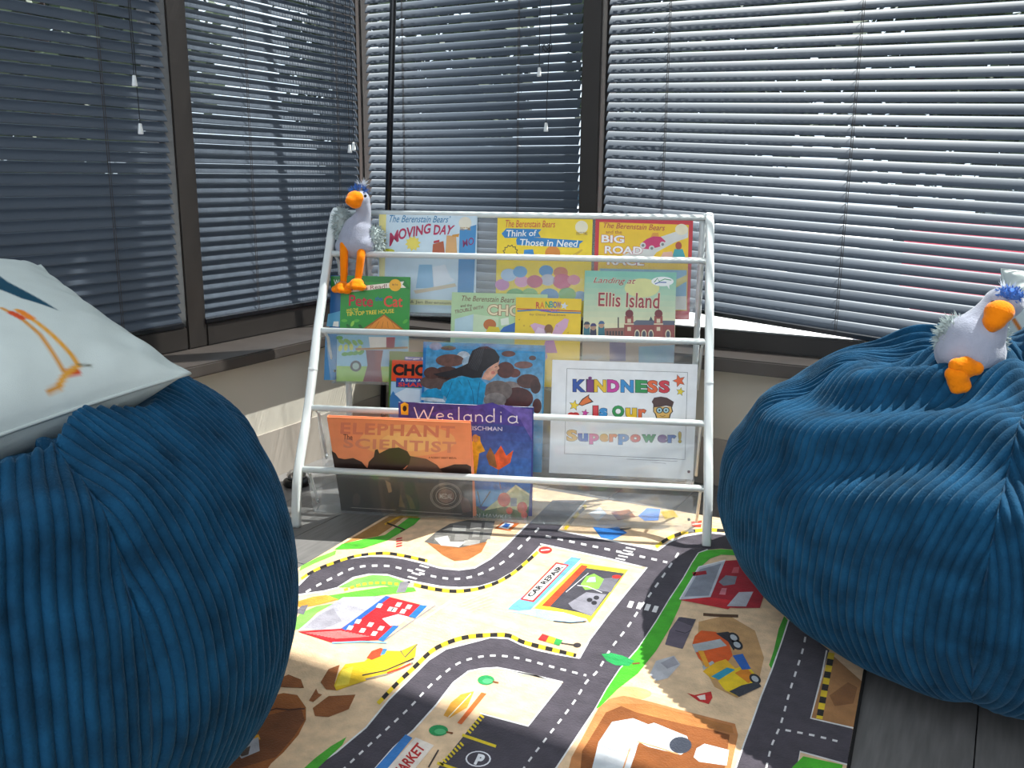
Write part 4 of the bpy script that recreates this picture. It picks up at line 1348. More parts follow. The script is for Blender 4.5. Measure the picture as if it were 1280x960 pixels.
# earth heaps
BR = '#96592f'
for pts in (A((145, 830), (180, 772), (230, 752), (208, 830), (216, 866), (170, 862)), A((110, 945), (180, 892), (300, 885), (270, 950), (180, 985), (120, 980)), A((93, 912), (125, 858), (135, 880), (152, 885), (112, 918)),
            Cc((355, 335), (400, 290), (450, 268), (500, 288), (512, 322), (420, 318))):
    R_.poly(pts, BR, 4)
R_.poly(Cc((40, 640), (200, 480), (340, 365), (430, 342), (485, 350), (520, 400), (520, 450), (490, 510), (430, 580), (380, 625), (330, 700), (40, 760)), '#a2602f', 4)
R_.poly(Cc((150, 560), (330, 440), (500, 400), (515, 450), (470, 520), (400, 600), (200, 660)), '#7c4a2a', 5)
R_.stroke(Cc((355, 420), (400, 405), (450, 410), (515, 405)), 2.0, '#5e3420', 6)
R_.poly(Cc((60, 610), (110, 572), (330, 508), (338, 528), (120, 600)), '#e0a020', 6)
R_.poly(Cc((232, 570), (300, 530), (330, 520), (335, 575), (262, 606)), '#b9b6bc', 7)
R_.poly(Cc((250, 578), (298, 555), (290, 590), (262, 598)), '#5c4a40', 8)
# trees, bench, market, parking
for x, y, r in ((1240, 290, 10.5), (1050, 492, 12)):
    c = Cc((x, y))[0]
    R_.ell(c, r, r * 0.58, '#2f9a58', 4)
    R_.ell((c[0] + 2, c[1] + 1.5), r * 0.6, r * 0.3, '#5cbc7c', 5)
    R_.stroke([(c[0] + r * 0.8, c[1] + 2), (c[0] + r * 1.5, c[1] + 3.5)], 2.0, '#8a5230', 4.5)
R_.poly(Cc((1070, 432), (1100, 380), (1140, 348), (1192, 335), (1165, 400), (1095, 442)), '#e2a03c', 4)
R_.poly(Cc((1125, 462), (1222, 340), (1242, 345), (1142, 468)), '#d86a32', 5)
R_.stroke(Cc((1090, 440), (1180, 345)), 1.2, '#f0e4cc', 6)
R_.poly([(455, 985), (440, 985)] + Cc((800, 640), (918, 508), (946, 522), (850, 640)), '#3f7fc4', 4)
R_.poly([(475, 985), (455, 985)] + Cc((850, 640), (958, 520), (1032, 552), (960, 640)) + [(500, 985)], '#eedfd2', 5)
R_.text('MARKET', Cc((895, 690), (1000, 562), (965, 540), (862, 660)), '#c0302c', 6, 0.03)
R_.stroke(Cc((1010, 640), (1050, 570)), 2.0, '#4a3a34', 5)
for pts in (((1145, 510), (1280, 556)), ((1045, 622), (1160, 660))):
    R_.stroke(Cc(*pts), 3.6, '#e6c82e', 4)
R_.dashes(Cc((1060, 628), (1110, 580), (1150, 540)), 6, '#e6c82e', 4, 2.5, 2.5)
R_.dashes(Cc((1170, 500), (1200, 465), (1228, 430)), 6, '#e6c82e', 4, 2.5, 2.5)
R_.ell(D((-6, 505))[0], 16, 10, '#e8e6ea', 4)
R_.ell(D((-6, 505))[0], 14, 8.6, ROAD, 5)
R_.text('P', [(592, 956), (600, 959), (608, 945), (598, 943)], '#f0eef0', 6, 0.06)
# pines and fallen signs by the right-hand road
R_.poly(Bc((398, 705), (440, 700), (490, 712), (545, 735), (520, 758), (460, 755), (420, 735)), '#2a9a52', 5)
R_.stroke(Bc((535, 748), (568, 745)), 2.0, '#7a4a2a', 5)
R_.poly(Bc((115, 640), (135, 614), (165, 624), (150, 650)), '#c83030', 5)
R_.poly(Bc((150, 650), (165, 624), (195, 634), (185, 660)), '#e2c030', 5.3)
R_.poly(Bc((185, 660), (195, 634), (226, 644), (210, 668)), '#3aa050', 5.6)
R_.stroke(Bc((218, 656), (300, 668)), 1.6, '#4a4440', 5)
R_.ell(Bc((290, 665))[0], 5, 3, '#3a3436', 5.5)
# red barn at the right
R_.poly(Bc((745, 462), (790, 385), (830, 318), (948, 288), (915, 380), (880, 462)), '#c8cad2', 4)
R_.poly(Bc((765, 450), (835, 328), (930, 302), (875, 445)), '#8e929e', 5)
R_.poly(Bc((878, 462), (948, 290), (1012, 286), (1080, 360), (1120, 440), (1102, 500), (1000, 500), (940, 498)), '#ae1a2c', 5.5)
R_.poly(Bc((745, 464), (878, 452), (1010, 470), (960, 506), (890, 492)), '#d0222c', 6)
R_.poly(Bc((800, 342), (862, 334), (866, 350), (806, 358)), '#9a1626', 6)
R_.poly(Bc((918, 385), (950, 355), (1000, 360), (990, 395), (940, 402)), '#85858f', 6.5)
R_.poly(Bc((955, 492), (1008, 430), (1072, 428), (1040, 494)), '#c4c2ca', 6.5)
R_.poly(Bc((920, 440), (932, 412), (955, 412), (948, 442)), '#d8808a', 6.7)
R_.poly(Bc((975, 345), (985, 320), (1010, 318), (1006, 345)), '#d0606a', 6.7)
R_.stroke(Bc((745, 462), (830, 318), (948, 288)), 1.6, '#f0eef0', 6)
R_.stroke(Bc((850, 528), (900, 532), (1005, 536)), 3.6, '#5a3c24', 4)
# barrels and rock
R_.poly(Bc((680, 662), (700, 600), (742, 540), (818, 550), (790, 610), (758, 682)), '#6a5f6c', 4)
R_.stroke(Bc((725, 600), (770, 612), (795, 600)), 1.0, '#3c3640', 5)
R_.poly(Bc((735, 555), (750, 540), (818, 550), (800, 580)), '#4a444e', 4.6)
R_.poly(Bc((612, 795), (640, 735), (720, 712), (748, 750), (692, 812), (640, 825)), '#c9c6ca', 4)
R_.poly(Bc((660, 745), (718, 716), (742, 750), (690, 770)), '#a4a0a8', 5)
R_.poly(D((690, 285), (715, 292), (770, 280), (775, 300), (762, 322), (728, 312)), '#c8302c', 4)
R_.poly(D((722, 296), (750, 290), (752, 308), (734, 308)), '#f0dcd0', 5)
# concrete mixer
R_.poly(Bc((800, 665), (812, 625), (840, 600), (905, 606), (962, 648), (980, 710), (955, 745), (885, 765), (830, 725)), '#dc5a1c', 4)
R_.poly(Bc((800, 662), (925, 638), (955, 668), (815, 698)), '#aeb2b4', 5)
R_.poly(Bc((845, 760), (890, 735), (900, 745), (852, 775)), '#aeb2b4', 5)
R_.poly(Bc((826, 690), (850, 690), (880, 760), (860, 765)), '#e8a02a', 5.5)
R_.poly(Bc((848, 782), (905, 742), (950, 728), (995, 772), (945, 812), (890, 818)), '#e6b01e', 5.6)
R_.poly(Bc((885, 805), (955, 765), (992, 775), (920, 820)), '#2f9ab8', 6)
R_.poly(Bc((915, 825), (990, 770), (1045, 752), (1105, 825), (1080, 852), (1000, 892), (945, 865)), '#e8c41e', 5.8)
R_.poly(Bc((990, 790), (1040, 762), (1085, 815), (1050, 835)), '#dc841c', 6.2)
R_.poly(Bc((980, 712), (1025, 704), (1062, 772), (1022, 775)), '#2a62b4', 6.4)
R_.poly(Bc((905, 612), (960, 605), (1010, 640), (985, 690), (960, 650)), '#2c2c34', 4.6)
for x, y in ((985, 632), (1000, 664), (1080, 816)):
    R_.ell(Bc((x, y))[0], 8, 5.6, '#26262c', 6.6, rot=0.6)
    R_.ell(Bc((x, y))[0], 5, 3.2, '#b8bcc0', 7, rot=0.6)
R_.poly(Bc((965, 872), (1020, 845), (1092, 828), (1108, 850), (1010, 896)), '#3a3c44', 7)
# dig with pipes
R_.poly(D((280, 600), (305, 500), (395, 335), (430, 305), (480, 294), (560, 312), (700, 350), (850, 388), (860, 425), (835, 540), (800, 640)), '#c88450', 4)
R_.poly(D((330, 600), (340, 480), (420, 350), (480, 325), (700, 385), (832, 425), (815, 545), (780, 640)), '#8a5028', 5)
R_.poly(D((450, 320), (560, 322), (840, 395), (845, 420), (700, 395), (520, 350)), '#b87842', 5.5)
R_.poly(D((375, 530), (395, 450), (440, 382), (510, 370), (565, 392), (525, 460), (520, 480), (480, 600), (360, 600)), '#d9dade', 6)
R_.poly(D((520, 445), (545, 395), (580, 385), (690, 430), (702, 470), (670, 492), (560, 465)), '#e0e1e5', 6.4)
R_.stroke(D((525, 455), (515, 430), (540, 395)), 1.2, '#a0a2aa', 7)
R_.stroke(D((400, 460), (450, 480), (520, 478)), 1.2, '#a0a2aa', 7)
R_.ell(D((668, 460))[0], 14, 10.5, '#3c404c', 7)
R_.poly(D((712, 500), (722, 470), (748, 455), (830, 476), (822, 528), (730, 515)), '#dfe0e4', 6.4)
R_.stroke(D((525, 448), (600, 470), (660, 490)), 1.6, '#d89a6a', 7)
R_.stroke(D((500, 470), (470, 560)), 1.8, '#d89a6a', 7)
# right-hand corner of brown earth, helicopter and flag at the top
R_.poly(Ec((472, 530), (610, 640), (600, 830), (550, 808), (402, 775)), '#b07c4c', 2.6)
R_.poly(Ec((470, 690), (540, 640), (575, 660), (560, 720), (490, 730)), '#8e5e36', 3)
R_.poly(Bc((358, 138), (420, 145), (470, 138), (512, 165), (445, 197), (395, 186)), '#2f78c4', 4)
R_.stroke(Bc((480, 150), (530, 145)), 2.0, '#4a3a30', 4.5)
R_.poly(Bc((560, 90), (600, 55), (660, 60), (650, 110), (590, 112)), '#5a8cd8', 4)
R_.poly(Bc((440, 75), (520, 60), (550, 95), (470, 110)), '#a05a38', 4)
R_.poly(Bc((340, 80), (390, 50), (420, 80), (380, 115)), '#e4e4e8', 4)
R_.poly(Bc((660, 70), (720, 60), (740, 95), (680, 105)), '#e0b83a', 4)
R_.poly(Bc((795, 115), (845, 110), (840, 140), (800, 140)), '#cf4a34', 4)
R_.stroke(Bc((800, 128), (842, 124)), 1.2, '#f0e4d8', 5)
R_.build('printed_pile', 'rug_print', rug)


# ------------------------------------------------------------------ bean bags
def np_mesh(name, V, Fq):
    me = bpy.data.meshes.new(name)
    me.vertices.add(len(V))
    me.vertices.foreach_set('co', np.asarray(V, np.float32).ravel())
    nf = len(Fq)
    me.loops.add(nf * 4)
    me.loops.foreach_set('vertex_index', np.asarray(Fq, np.int32).ravel())
    me.polygons.add(nf)
    me.polygons.foreach_set('loop_start', np.arange(0, nf * 4, 4, dtype=np.int32))
    me.polygons.foreach_set('use_smooth', np.ones(nf, bool))
    me.update(calc_edges=True)
    me.validate()
    return me


def sstep(a, b, x):
    t = np.clip((x - a) / (b - a), 0.0, 1.0)      # also falls when a > b
    return t * t * (3 - 2 * t)


def bean_bag(label, cx, cy, R, H, rot, seed, tilt=(0, 0), dents=(), eq=0.45, ymax=None, sh_=(0.86, 0.69, 0.47)):
    rg = np.random.default_rng(seed)
    prof = np.array(arc_smooth([(0.05, 0.0, 0), (0.50 * R, 0.0, 0), (0.72 * R, 0.07 * eq * H, 0), (0.90 * R, 0.31 * eq * H, 0), (0.985 * R, 0.67 * eq * H, 0), (1.0 * R, eq * H, 0), (0.96 * R, (eq + 0.31 * (1 - eq)) * H, 0),
                                (sh_[0] * R, 0.78 * H, 0), (sh_[1] * R, 0.90 * H, 0), (sh_[2] * R, 0.965 * H, 0), (0.29 * R, 0.985 * H, 0), (0.19 * R, 0.95 * H, 0), (0.11 * R, 0.88 * H, 0), (0.05 * R, 0.80 * H, 0)], 14))
    d = np.concatenate([[0], np.cumsum(np.linalg.norm(np.diff(prof, axis=0), axis=1))])
    rows = 190
    sv = np.linspace(0, 1, rows)
    r = np.interp(sv, d / d[-1], prof[:, 0])
    z = np.interp(sv, d / d[-1], prof[:, 1])
    dr, dz = np.gradient(r), np.gradient(z)
    ln = np.hypot(dr, dz)
    nr, nz = dz / ln, -dr / ln
    NP_, pitch, C = 6, 0.0124, 7
    ph = rg.uniform(0, 6.28, 20)

    def folds(phi, s):
        g = sstep(0.66, 0.90, s)
        f = g * (0.014 * np.sin(7 * phi + ph[0] + 1.2 * np.sin(2 * phi + ph[1])) + 0.009 * np.sin(13 * phi + ph[2]) + 0.006 * np.sin(23 * phi + ph[3]))
        m = sstep(0.50, 0.62, s) * (1 - sstep(0.84, 0.95, s))
        amp = 0.5 + 0.5 * np.sin(2 * phi + ph[4])
        f += m * amp * 0.012 * np.sin(52 * s + 2.6 * np.sin(2 * phi + ph[5]) + 1.4 * np.sin(5 * phi + ph[6]))
        m2 = sstep(0.15, 0.3, s) * (1 - sstep(0.75, 0.9, s))
        f += m2 * 0.008 * np.sin(9 * s + 3 * phi + ph[7]) * np.sin(2 * phi + ph[8])
        # a seam pulls each panel joint in a little
        u = (phi / (2 * math.pi / NP_)) % 1.0
        e = np.minimum(u, 1 - u)
        f -= 0.007 * np.exp(-(e / 0.05) ** 2) * sstep(0.05, 0.2, s)
        return f
    halfw = math.pi * r / NP_
    J = int(halfw.max() / pitch) + 1
    V, Fq = [], []
    base = 0
    tcol = np.linspace(-0.5, 0.5, C)
    ribh = 0.0046 * (1 - np.abs(2 * tcol) ** 2.0)
    idx = np.arange(rows - 1)[:, None] * C + np.arange(C - 1)[None, :]
    quad = np.stack([idx, idx + 1, idx + 1 + C, idx + C], -1).reshape(-1, 4)
    for pn in range(NP_):
        pc = 2 * math.pi * (pn + 0.5) / NP_
        for j in range(-J, J + 1):
            u = (j + tcol)[None, :] * pitch + 0.004 * np.sin(8 * sv[:, None] + ph[9] + pn) * sstep(0.45, 0.8, sv)[:, None]
            uc = np.clip(u, -halfw[:, None], halfw[:, None])
            phi = pc + uc / r[:, None]
            S_ = np.repeat(sv[:, None], C, 1)
            off = folds(phi, S_) + ribh[None, :] * (0.35 + 0.65 * sstep(0.02, 0.10, sv))[:, None] + 0.0006 * np.sin(90 * S_ + 37 * j + 11 * pn)
            off = np.where(sv[:, None] < 0.16, np.minimum(off, 0.0) * 0.0 + ribh[None, :] * 0.3, off)
            rr = r[:, None] + nr[:, None] * off
            zz = np.maximum(z[:, None] + nz[:, None] * off, 0.0)
            a = phi + rot
            X = np.stack([rr * np.cos(a), rr * np.sin(a), zz], -1).reshape(-1, 3)
            w = (uc[:, -1] - uc[:, 0])
            ok = (np.minimum(w[:-1], w[1:]) > 1e-5) | (np.maximum(w[:-1], w[1:]) > 2e-4)
            if not ok.any():
                continue
            fq = quad.reshape(rows - 1, C - 1, 4)[ok].reshape(-1, 4)
            V.append(X)
            Fq.append(fq + base)
            base += len(X)
    V = np.concatenate(V)
    V[:, 2] += 0.0088
    tz = V[:, 2] / H
    V[:, 0] += tilt[0] * tz ** 2
    V[:, 1] += tilt[1] * tz ** 2
    root = empty('bean_bag', (cx, cy, 0))
    tag(root, label, 'bean bag')
    V = V + np.array([cx, cy, 0])
    def press_in(V):
        """the cover gives way under what lies on it and against the sill behind it"""
        for c_, a_, b_, n_, L_, T_, press in dents:
            d_ = V - np.array(c_)
            uu, vv, hh = d_ @ a_ / (L_ / 2), d_ @ b_ / (L_ / 2), d_ @ n_
            hb = -T_ / 2 * (np.clip(1 - np.abs(uu) ** 2.6, 0, 1) * np.clip(1 - np.abs(vv) ** 2.6, 0, 1)) ** 0.55 - 0.006
            inside = (np.abs(uu) < 1) & (np.abs(vv) < 1)
            if press:
                soft = sstep(2.1, 1.3, uu + vv) * sstep(1.7, 1.2, np.abs(uu)) * sstep(1.7, 1.2, np.abs(vv))
                hb = np.where(inside, hb, -0.03 + 0.4 * (1 - soft) + np.where(soft < 0.01, 9.0, 0.0))
                hit = hh > hb
            else:
                hit = inside & (hh > hb) & (hh < T_)
            V[hit] += (hb - hh)[hit, None] * np.array(n_)[None, :]
        if ymax is not None:
            over = V[:, 1] > ymax
            V[over, 1] = ymax + 0.06 * (V[over, 1] - ymax)
        return V
    V = press_in(V)
    V[:, 2] = np.maximum(V[:, 2], 0.0085)
    me = np_mesh('corduroy_cover', V, np.concatenate(Fq))
    link('corduroy_cover', me, 'corduroy', root)
    # seam piping between the panels and the puckered closing patch
    for pn in range(NP_):
        pts = []
        for k in range(20, rows - 6, 3):
            phi = 2 * math.pi * pn / NP_
            off = folds(np.array([phi + 1e-6]), np.array([sv[k]]))[0] + 0.0012
            a = phi + rot
            tzk = (z[k]) / H
            pts.append((cx + (r[k] + nr[k] * off) * math.cos(a) + tilt[0] * tzk ** 2, cy + (r[k] + nr[k] * off) * math.sin(a) + tilt[1] * tzk ** 2, z[k] + nz[k] * off + 0.0088))
        pts = list(press_in(np.array(pts)))
        MB().tube(pts, 0.0018, 5).build('seam', 'seam_blue', root, True)
    zt = 0.82 * H
    MB().lathe([(0.060 * R, 0.0), (0.11 * R, 0.012), (0.09 * R, 0.02), (0.02, 0.022)], (cx + tilt[0] * 0.64, cy + tilt[1] * 0.64, zt), 20).build('closing_patch', 'corduroy', root, True)
    return root, me


# ------------------------------------------------------------------ cushions
def cushion(label, centre, ax, ay, an, L, T, art, seed=0):
    """square cushion; ax, ay along its edges, an out of its printed face"""
    n = 200
    g = np.linspace(-1, 1, n)
    U, Vv = np.meshgrid(g, g, indexing='ij')
    rg = np.random.default_rng(seed)
    x = L / 2 * U * (1 - 0.075 * (1 - Vv ** 2) * np.abs(U))
    y = L / 2 * Vv * (1 - 0.075 * (1 - U ** 2) * np.abs(Vv))
    h = T / 2 * (np.clip(1 - np.abs(U) ** 2.6, 0, 1) * np.clip(1 - np.abs(Vv) ** 2.6, 0, 1)) ** 0.55
    edge = np.clip(1 - h / (T / 2), 0, 1) ** 2 * (1 - np.maximum(np.abs(U), np.abs(Vv)) ** 12)
    ph = rg.uniform(0, 6.28, 6)
    wr = 0.005 * edge * (np.sin(14 * U * Vv + 9 * U + ph[0]) + np.sin(17 * (U - Vv) + ph[1]) + 0.6 * np.sin(29 * Vv + 7 * U + ph[2]))
    ax, ay, an = (np.array(v, float) for v in (ax, ay, an))
    root = empty('cushion', tuple(centre))
    tag(root, label, 'cushion')
    idx = np.arange(n - 1)[:, None] * n + np.arange(n - 1)[None, :]
    quad = np.stack([idx, idx + n, idx + n + 1, idx + 1], -1).reshape(-1, 4)
    for face, sg in (('front_panel', 1), ('back_panel', -1)):
        Hh = sg * (h + wr * (h > 0.002))
        P = np.array(centre) + x[..., None] * ax + y[..., None] * ay + Hh[..., None] * an
        q = quad if sg > 0 else quad[:, ::-1]
        me = np_mesh(face, P.reshape(-1, 3), q)
        c = np.tile(np.array([*lin('#c7cfcc'), 1.0]), (n * n, 1))
        if sg > 0:
            uu, vv = U.ravel(), Vv.ravel()
            for colr, pts, w in art:
                Pp = np.array(pts, float)
                best = np.full(n * n, 9.0)
                wid = np.full(n * n, 0.0)
                for k in range(len(Pp) - 1):
                    a_, b_ = Pp[k, :2], Pp[k + 1, :2]
                    d_ = b_ - a_
                    t = np.clip(((uu - a_[0]) * d_[0] + (vv - a_[1]) * d_[1]) / (d_ @ d_), 0, 1)
                    dist = np.hypot(uu - a_[0] - t * d_[0], vv - a_[1] - t * d_[1])
                    ww = (Pp[k, 2] * (1 - t) + Pp[k + 1, 2] * t) if Pp.shape[1] > 2 else np.full(n * n, w)
                    upd = dist - ww < best - wid
                    best = np.where(upd, dist, best)
                    wid = np.where(upd, ww, wid)
                m = np.clip((wid - best) / 0.012 + 0.5, 0, 1)[:, None]
                c[:, :3] = c[:, :3] * (1 - m) + np.array(lin(colr)) * m
        at = me.color_attributes.new('Col', 'FLOAT_COLOR', 'POINT')
        at.data.foreach_set('color', c.astype(np.float32).ravel())
        link(face, me, 'pillow_print', root)
    rim = []
    for a_ in np.linspace(-1, 1, 40):
        rim.append((a_, -1))
    for a_ in np.linspace(-1, 1, 40)[1:]:
        rim.append((1, a_))
    for a_ in np.linspace(1, -1, 40)[1:]:
        rim.append((a_, 1))
    for a_ in np.linspace(1, -1, 40)[1:]:
        rim.append((-1, a_))
    pts = [np.array(centre) + ax * (L / 2 * u * (1 - 0.075 * (1 - v * v) * abs(u))) + ay * (L / 2 * v * (1 - 0.075 * (1 - u * u) * abs(v))) for u, v in rim]
    mat('piping', '#bcc4c1', 0.8, var=0.03)
    MB().tube(pts, 0.0022, 6).build('seam_piping', 'piping', root, True)
    return root


def unit(v):
    v = np.array(v, float)
    return v / np.linalg.norm(v)


toward = unit([-CF[0], -CF[1], 0])
left = unit([-CR[0], -CR[1], 0])
nn = unit(ZUP * 0.955 + toward * 0.30)
ld = unit(left - nn * (left @ nn) + ZUP * 0.0)
up_ = np.cross(nn, ld)
if up_[2] < 0:
    up_ = -up_
e1, e2 = unit(-ld - up_), unit(-ld + up_)        # both run to the right: down-right and up-right edges
ctr = CP + ray(-100, 464) * 0.97
def on_cushion(x, y):
    """place on the printed face under a seen point, in units of the half edge"""
    h = 0.055
    for _ in range(12):                      # settle onto the puffed surface
        p = onplane(x, y, ctr + nn * h, nn) - ctr
        a, b = p @ e1 / 0.2025, p @ e2 / 0.2025
        h = 0.5 * h + 0.5 * 0.0825 * (max(1 - abs(a) ** 2.6, 0) * max(1 - abs(b) ** 2.6, 0)) ** 0.55
    return a, b


def line(*px):
    return [on_cushion(*q) for q in px]


_t = line((-30, 332), (0, 352), (40, 370), (80, 387))
art_l = [('#17465c', [(*_t[0], 0.055), (*_t[1], 0.06), (*_t[2], 0.04), (*_t[3], 0.0)], 0.05),
         ('#c98a34', line((5, 385), (30, 398), (55, 420), (72, 445), (85, 468)), 0.010), ('#d89a3a', line((25, 387), (50, 403), (75, 425), (95, 445), (103, 458)), 0.012),
         ('#cc4a24', line((18, 391), (32, 398)), 0.018), ('#e0802a', line((30, 389), (44, 398)), 0.018),
         ('#cc4a24', line((92, 471), (102, 468)), 0.016), ('#d89a3a', line((103, 458), (92, 470), (85, 478), (80, 487)), 0.012), ('#c98a34', line((80, 487), (66, 493)), 0.008),
         ('#6a6a5a', line((104, 457), (118, 457)), 0.006)]
cushion('white cushion printed with a long legged bird, lying on the left bean bag', ctr, e1, e2, nn, 0.405, 0.165, art_l, 1)
nn2 = unit(toward * 0.80 + ZUP * 0.45 + left * 0.25)
ax2 = unit(np.cross(ZUP, nn2))
ay2 = np.cross(nn2, ax2)
ctr2 = CP + ray(1394, 462) * 1.62
art_r = [('#c8742a', [(-0.96, 0.42), (-0.86, 0.10), (-0.80, -0.30), (-0.86, -0.52)], 0.015), ('#a85a24', [(-0.98, -0.50), (-0.86, -0.52), (-0.70, -0.40), (-0.5, -0.45)], 0.02),
         ('#b8402a', [(-0.90, -0.56), (-0.80, -0.62)], 0.03)]
cushion('white cushion at the right edge leaning behind the sitting plush bird', ctr2, ax2, ay2, nn2, 0.37, 0.16, art_r, 2)


bag_r, bag_r_mesh = bean_bag('blue corduroy bean bag at the right, carrying the sitting plush bird', 0.065, 1.600, 0.475, 0.455, 0.42, 3, tilt=(0.0, -0.07), eq=0.40, ymax=1.945, sh_=(0.80, 0.60, 0.42),
                            dents=[(ctr2, ax2, ay2, nn2, 0.37, 0.16, False)])
bag_l, bag_l_mesh = bean_bag('blue corduroy bean bag at the left under the white cushion', -1.020, 0.535, 0.388, 0.500, 0.95, 8,
                            dents=[(ctr, e1, e2, nn, 0.405, 0.165, True)])


# ------------------------------------------------------------------ plush birds
def blob(name, parts, material, parent, voxel=0.0035, smooth=6):
    """soft stuffed shape: overlapping ellipsoids (centre, radii) fused into one skin"""
    bm = bmesh.new()
    for c, rad in parts:
        rad = (rad,) * 3 if isinstance(rad, (int, float)) else rad
        bmesh.ops.create_uvsphere(bm, u_segments=20, v_segments=14, radius=1.0,
                                  matrix=Matrix.Translation(Vector(c)) @ Matrix.Diagonal((*rad, 1)))
    me = bpy.data.meshes.new(name)
    bm.to_mesh(me)
    bm.free()
    o = bpy.data.objects.new(name, me)
    col.objects.link(o)
    md = o.modifiers.new('fuse', 'REMESH')
    md.mode = 'VOXEL'
    md.voxel_size = voxel
    ms = o.modifiers.new('soft', 'SMOOTH')
    ms.iterations = smooth
    dg = bpy.context.evaluated_depsgraph_get()
    me2 = bpy.data.meshes.new_from_object(o.evaluated_get(dg))
    bpy.data.objects.remove(o)
    return link(name, me2, material, parent, True)


def chain(pts, rads, n=8):
    out = []
    for i in range(len(pts) - 1):
        a, b = np.array(pts[i], float), np.array(pts[i + 1], float)
        for t in np.linspace(0, 1, n):
            out.append((tuple(a + (b - a) * t), rads[i] + (rads[i + 1] - rads[i]) * t))
    return out


def tuft(c, rad, num, ln, seed, w=0.0016, bias=(0, 0, 0)):
    rg = np.random.default_rng(seed)
    m = MB()
    rad = np.array(rad, float)
    for _ in range(num):
        d = unit(rg.normal(size=3))
        p = np.array(c) + d * rad
        dd = unit(d + np.array(bias) + rg.normal(size=3) * 0.35)
        L = ln * rg.uniform(0.6, 1.2)
        a = unit(np.cross(dd, [0.3, 0.5, 0.8]))
        b = np.cross(dd, a)
        ring = [p + w * (a * math.cos(t) + b * math.sin(t)) for t in (0, 2.1, 4.2)]
        m.add(ring + [p + dd * L + rg.normal(size=3) * 0.001], [(0, 1, 3), (1, 2, 3), (2, 0, 3)])
    return m


def local(o, ex, ey, ez):
    return lambda a, b, c: tuple(np.array(o) + np.array(ex) * a + np.array(ey) * b + np.array(ez) * c)


# bird on the rack: a along the rack, b towards the viewer, c up
bird = empty('plush_bird', tuple(S(0.075, 0.25, 0.545)))
tag(bird, 'grey plush bird with orange beak sitting on the rack rail, long legs dangling', 'plush toy')
fx = -NS
o_ = S(0.072, 0.290, 0.0)
Lc = lambda px, py, b: tuple(onplane(px, py, S(0, b, 0), NS))        # point seen at a place, at depth b
blob('body', chain([Lc(445, 302, 0.288), Lc(447, 290, 0.289)], [0.040, 0.035]) + [(Lc(438, 308, 0.29), (0.034, 0.034, 0.026)), (Lc(452, 306, 0.285), (0.036, 0.034, 0.028))] +
     chain([Lc(449, 282, 0.290), Lc(455, 268, 0.286), Lc(454, 258, 0.284)], [0.026, 0.016, 0.017]) + [(Lc(450, 250, 0.282), (0.022, 0.023, 0.021))], 'plush_grey', bird, 0.003)
bk = blob('beak', [(Lc(444, 248, 0.266), (0.019, 0.02, 0.0165)), (Lc(440, 251, 0.256), (0.014, 0.016, 0.012)), (Lc(444, 255, 0.262), (0.014, 0.015, 0.010))], 'plush_orange', bird, 0.0022)
for px, py, b in ((456.5, 245, 0.262),):
    c = Lc(px, py, b)
    MB().lathe([(0.0008, -0.0032), (0.0028, -0.002), (0.0034, 0), (0.0028, 0.002), (0.0008, 0.0032)], c, 10).build('eye', 'eye', bird, True)
tuft(Lc(449, 239, 0.284), (0.016, 0.016, 0.008), 90, 0.011, 4, 0.0018, (0, 0, 0.8)).build('crest', 'fur_blue', bird)
tuft(Lc(453, 231, 0.286), (0.006, 0.006, 0.004), 30, 0.014, 5, 0.0016, (0, 0, 1.0)).build('head_tuft', 'fur_pale', bird)
for (px, py), (rx, rz), sd in (((428, 282), (0.016, 0.036), 6), ((470, 302), (0.015, 0.032), 9)):
    c = np.array(Lc(px, py, 0.292))
    w = blob('wing', [(tuple(c), (rx, 0.022, rz))], 'fur', bird, 0.004, 3)
    tuft(tuple(c), (rx, 0.022, rz), 340, 0.010, sd, 0.0019, (0, 0, -0.4)).build('wing_fur', 'fur', w)
for top, mid_, an, toe in (((430, 306), (430, 318), (430, 350), (428, 358)), ((452, 312), (451, 322), (448, 348), (446, 354))):
    leg = blob('leg', chain([Lc(*top, 0.262), Lc(*mid_, 0.252), Lc(*an, 0.250)], [0.0095, 0.0095, 0.0085], 10), 'plush_orange', bird, 0.0025, 3)
    f = Lc(*toe, 0.240)
    foot = blob('foot', [(f, (0.014, 0.018, 0.011)), (tuple(np.array(f) - US * 0.013 + np.array([0, 0, -0.006]) + fx * 0.006), (0.0095, 0.012, 0.008)),
                         (tuple(np.array(f) + US * 0.012 + np.array([0, 0, -0.008]) + fx * 0.006), (0.0105, 0.012, 0.008)), (tuple(np.array(f) + fx * 0.012 - ZUP * 0.006), (0.0095, 0.012, 0.008))],
                'plush_orange', leg, 0.0025, 3)

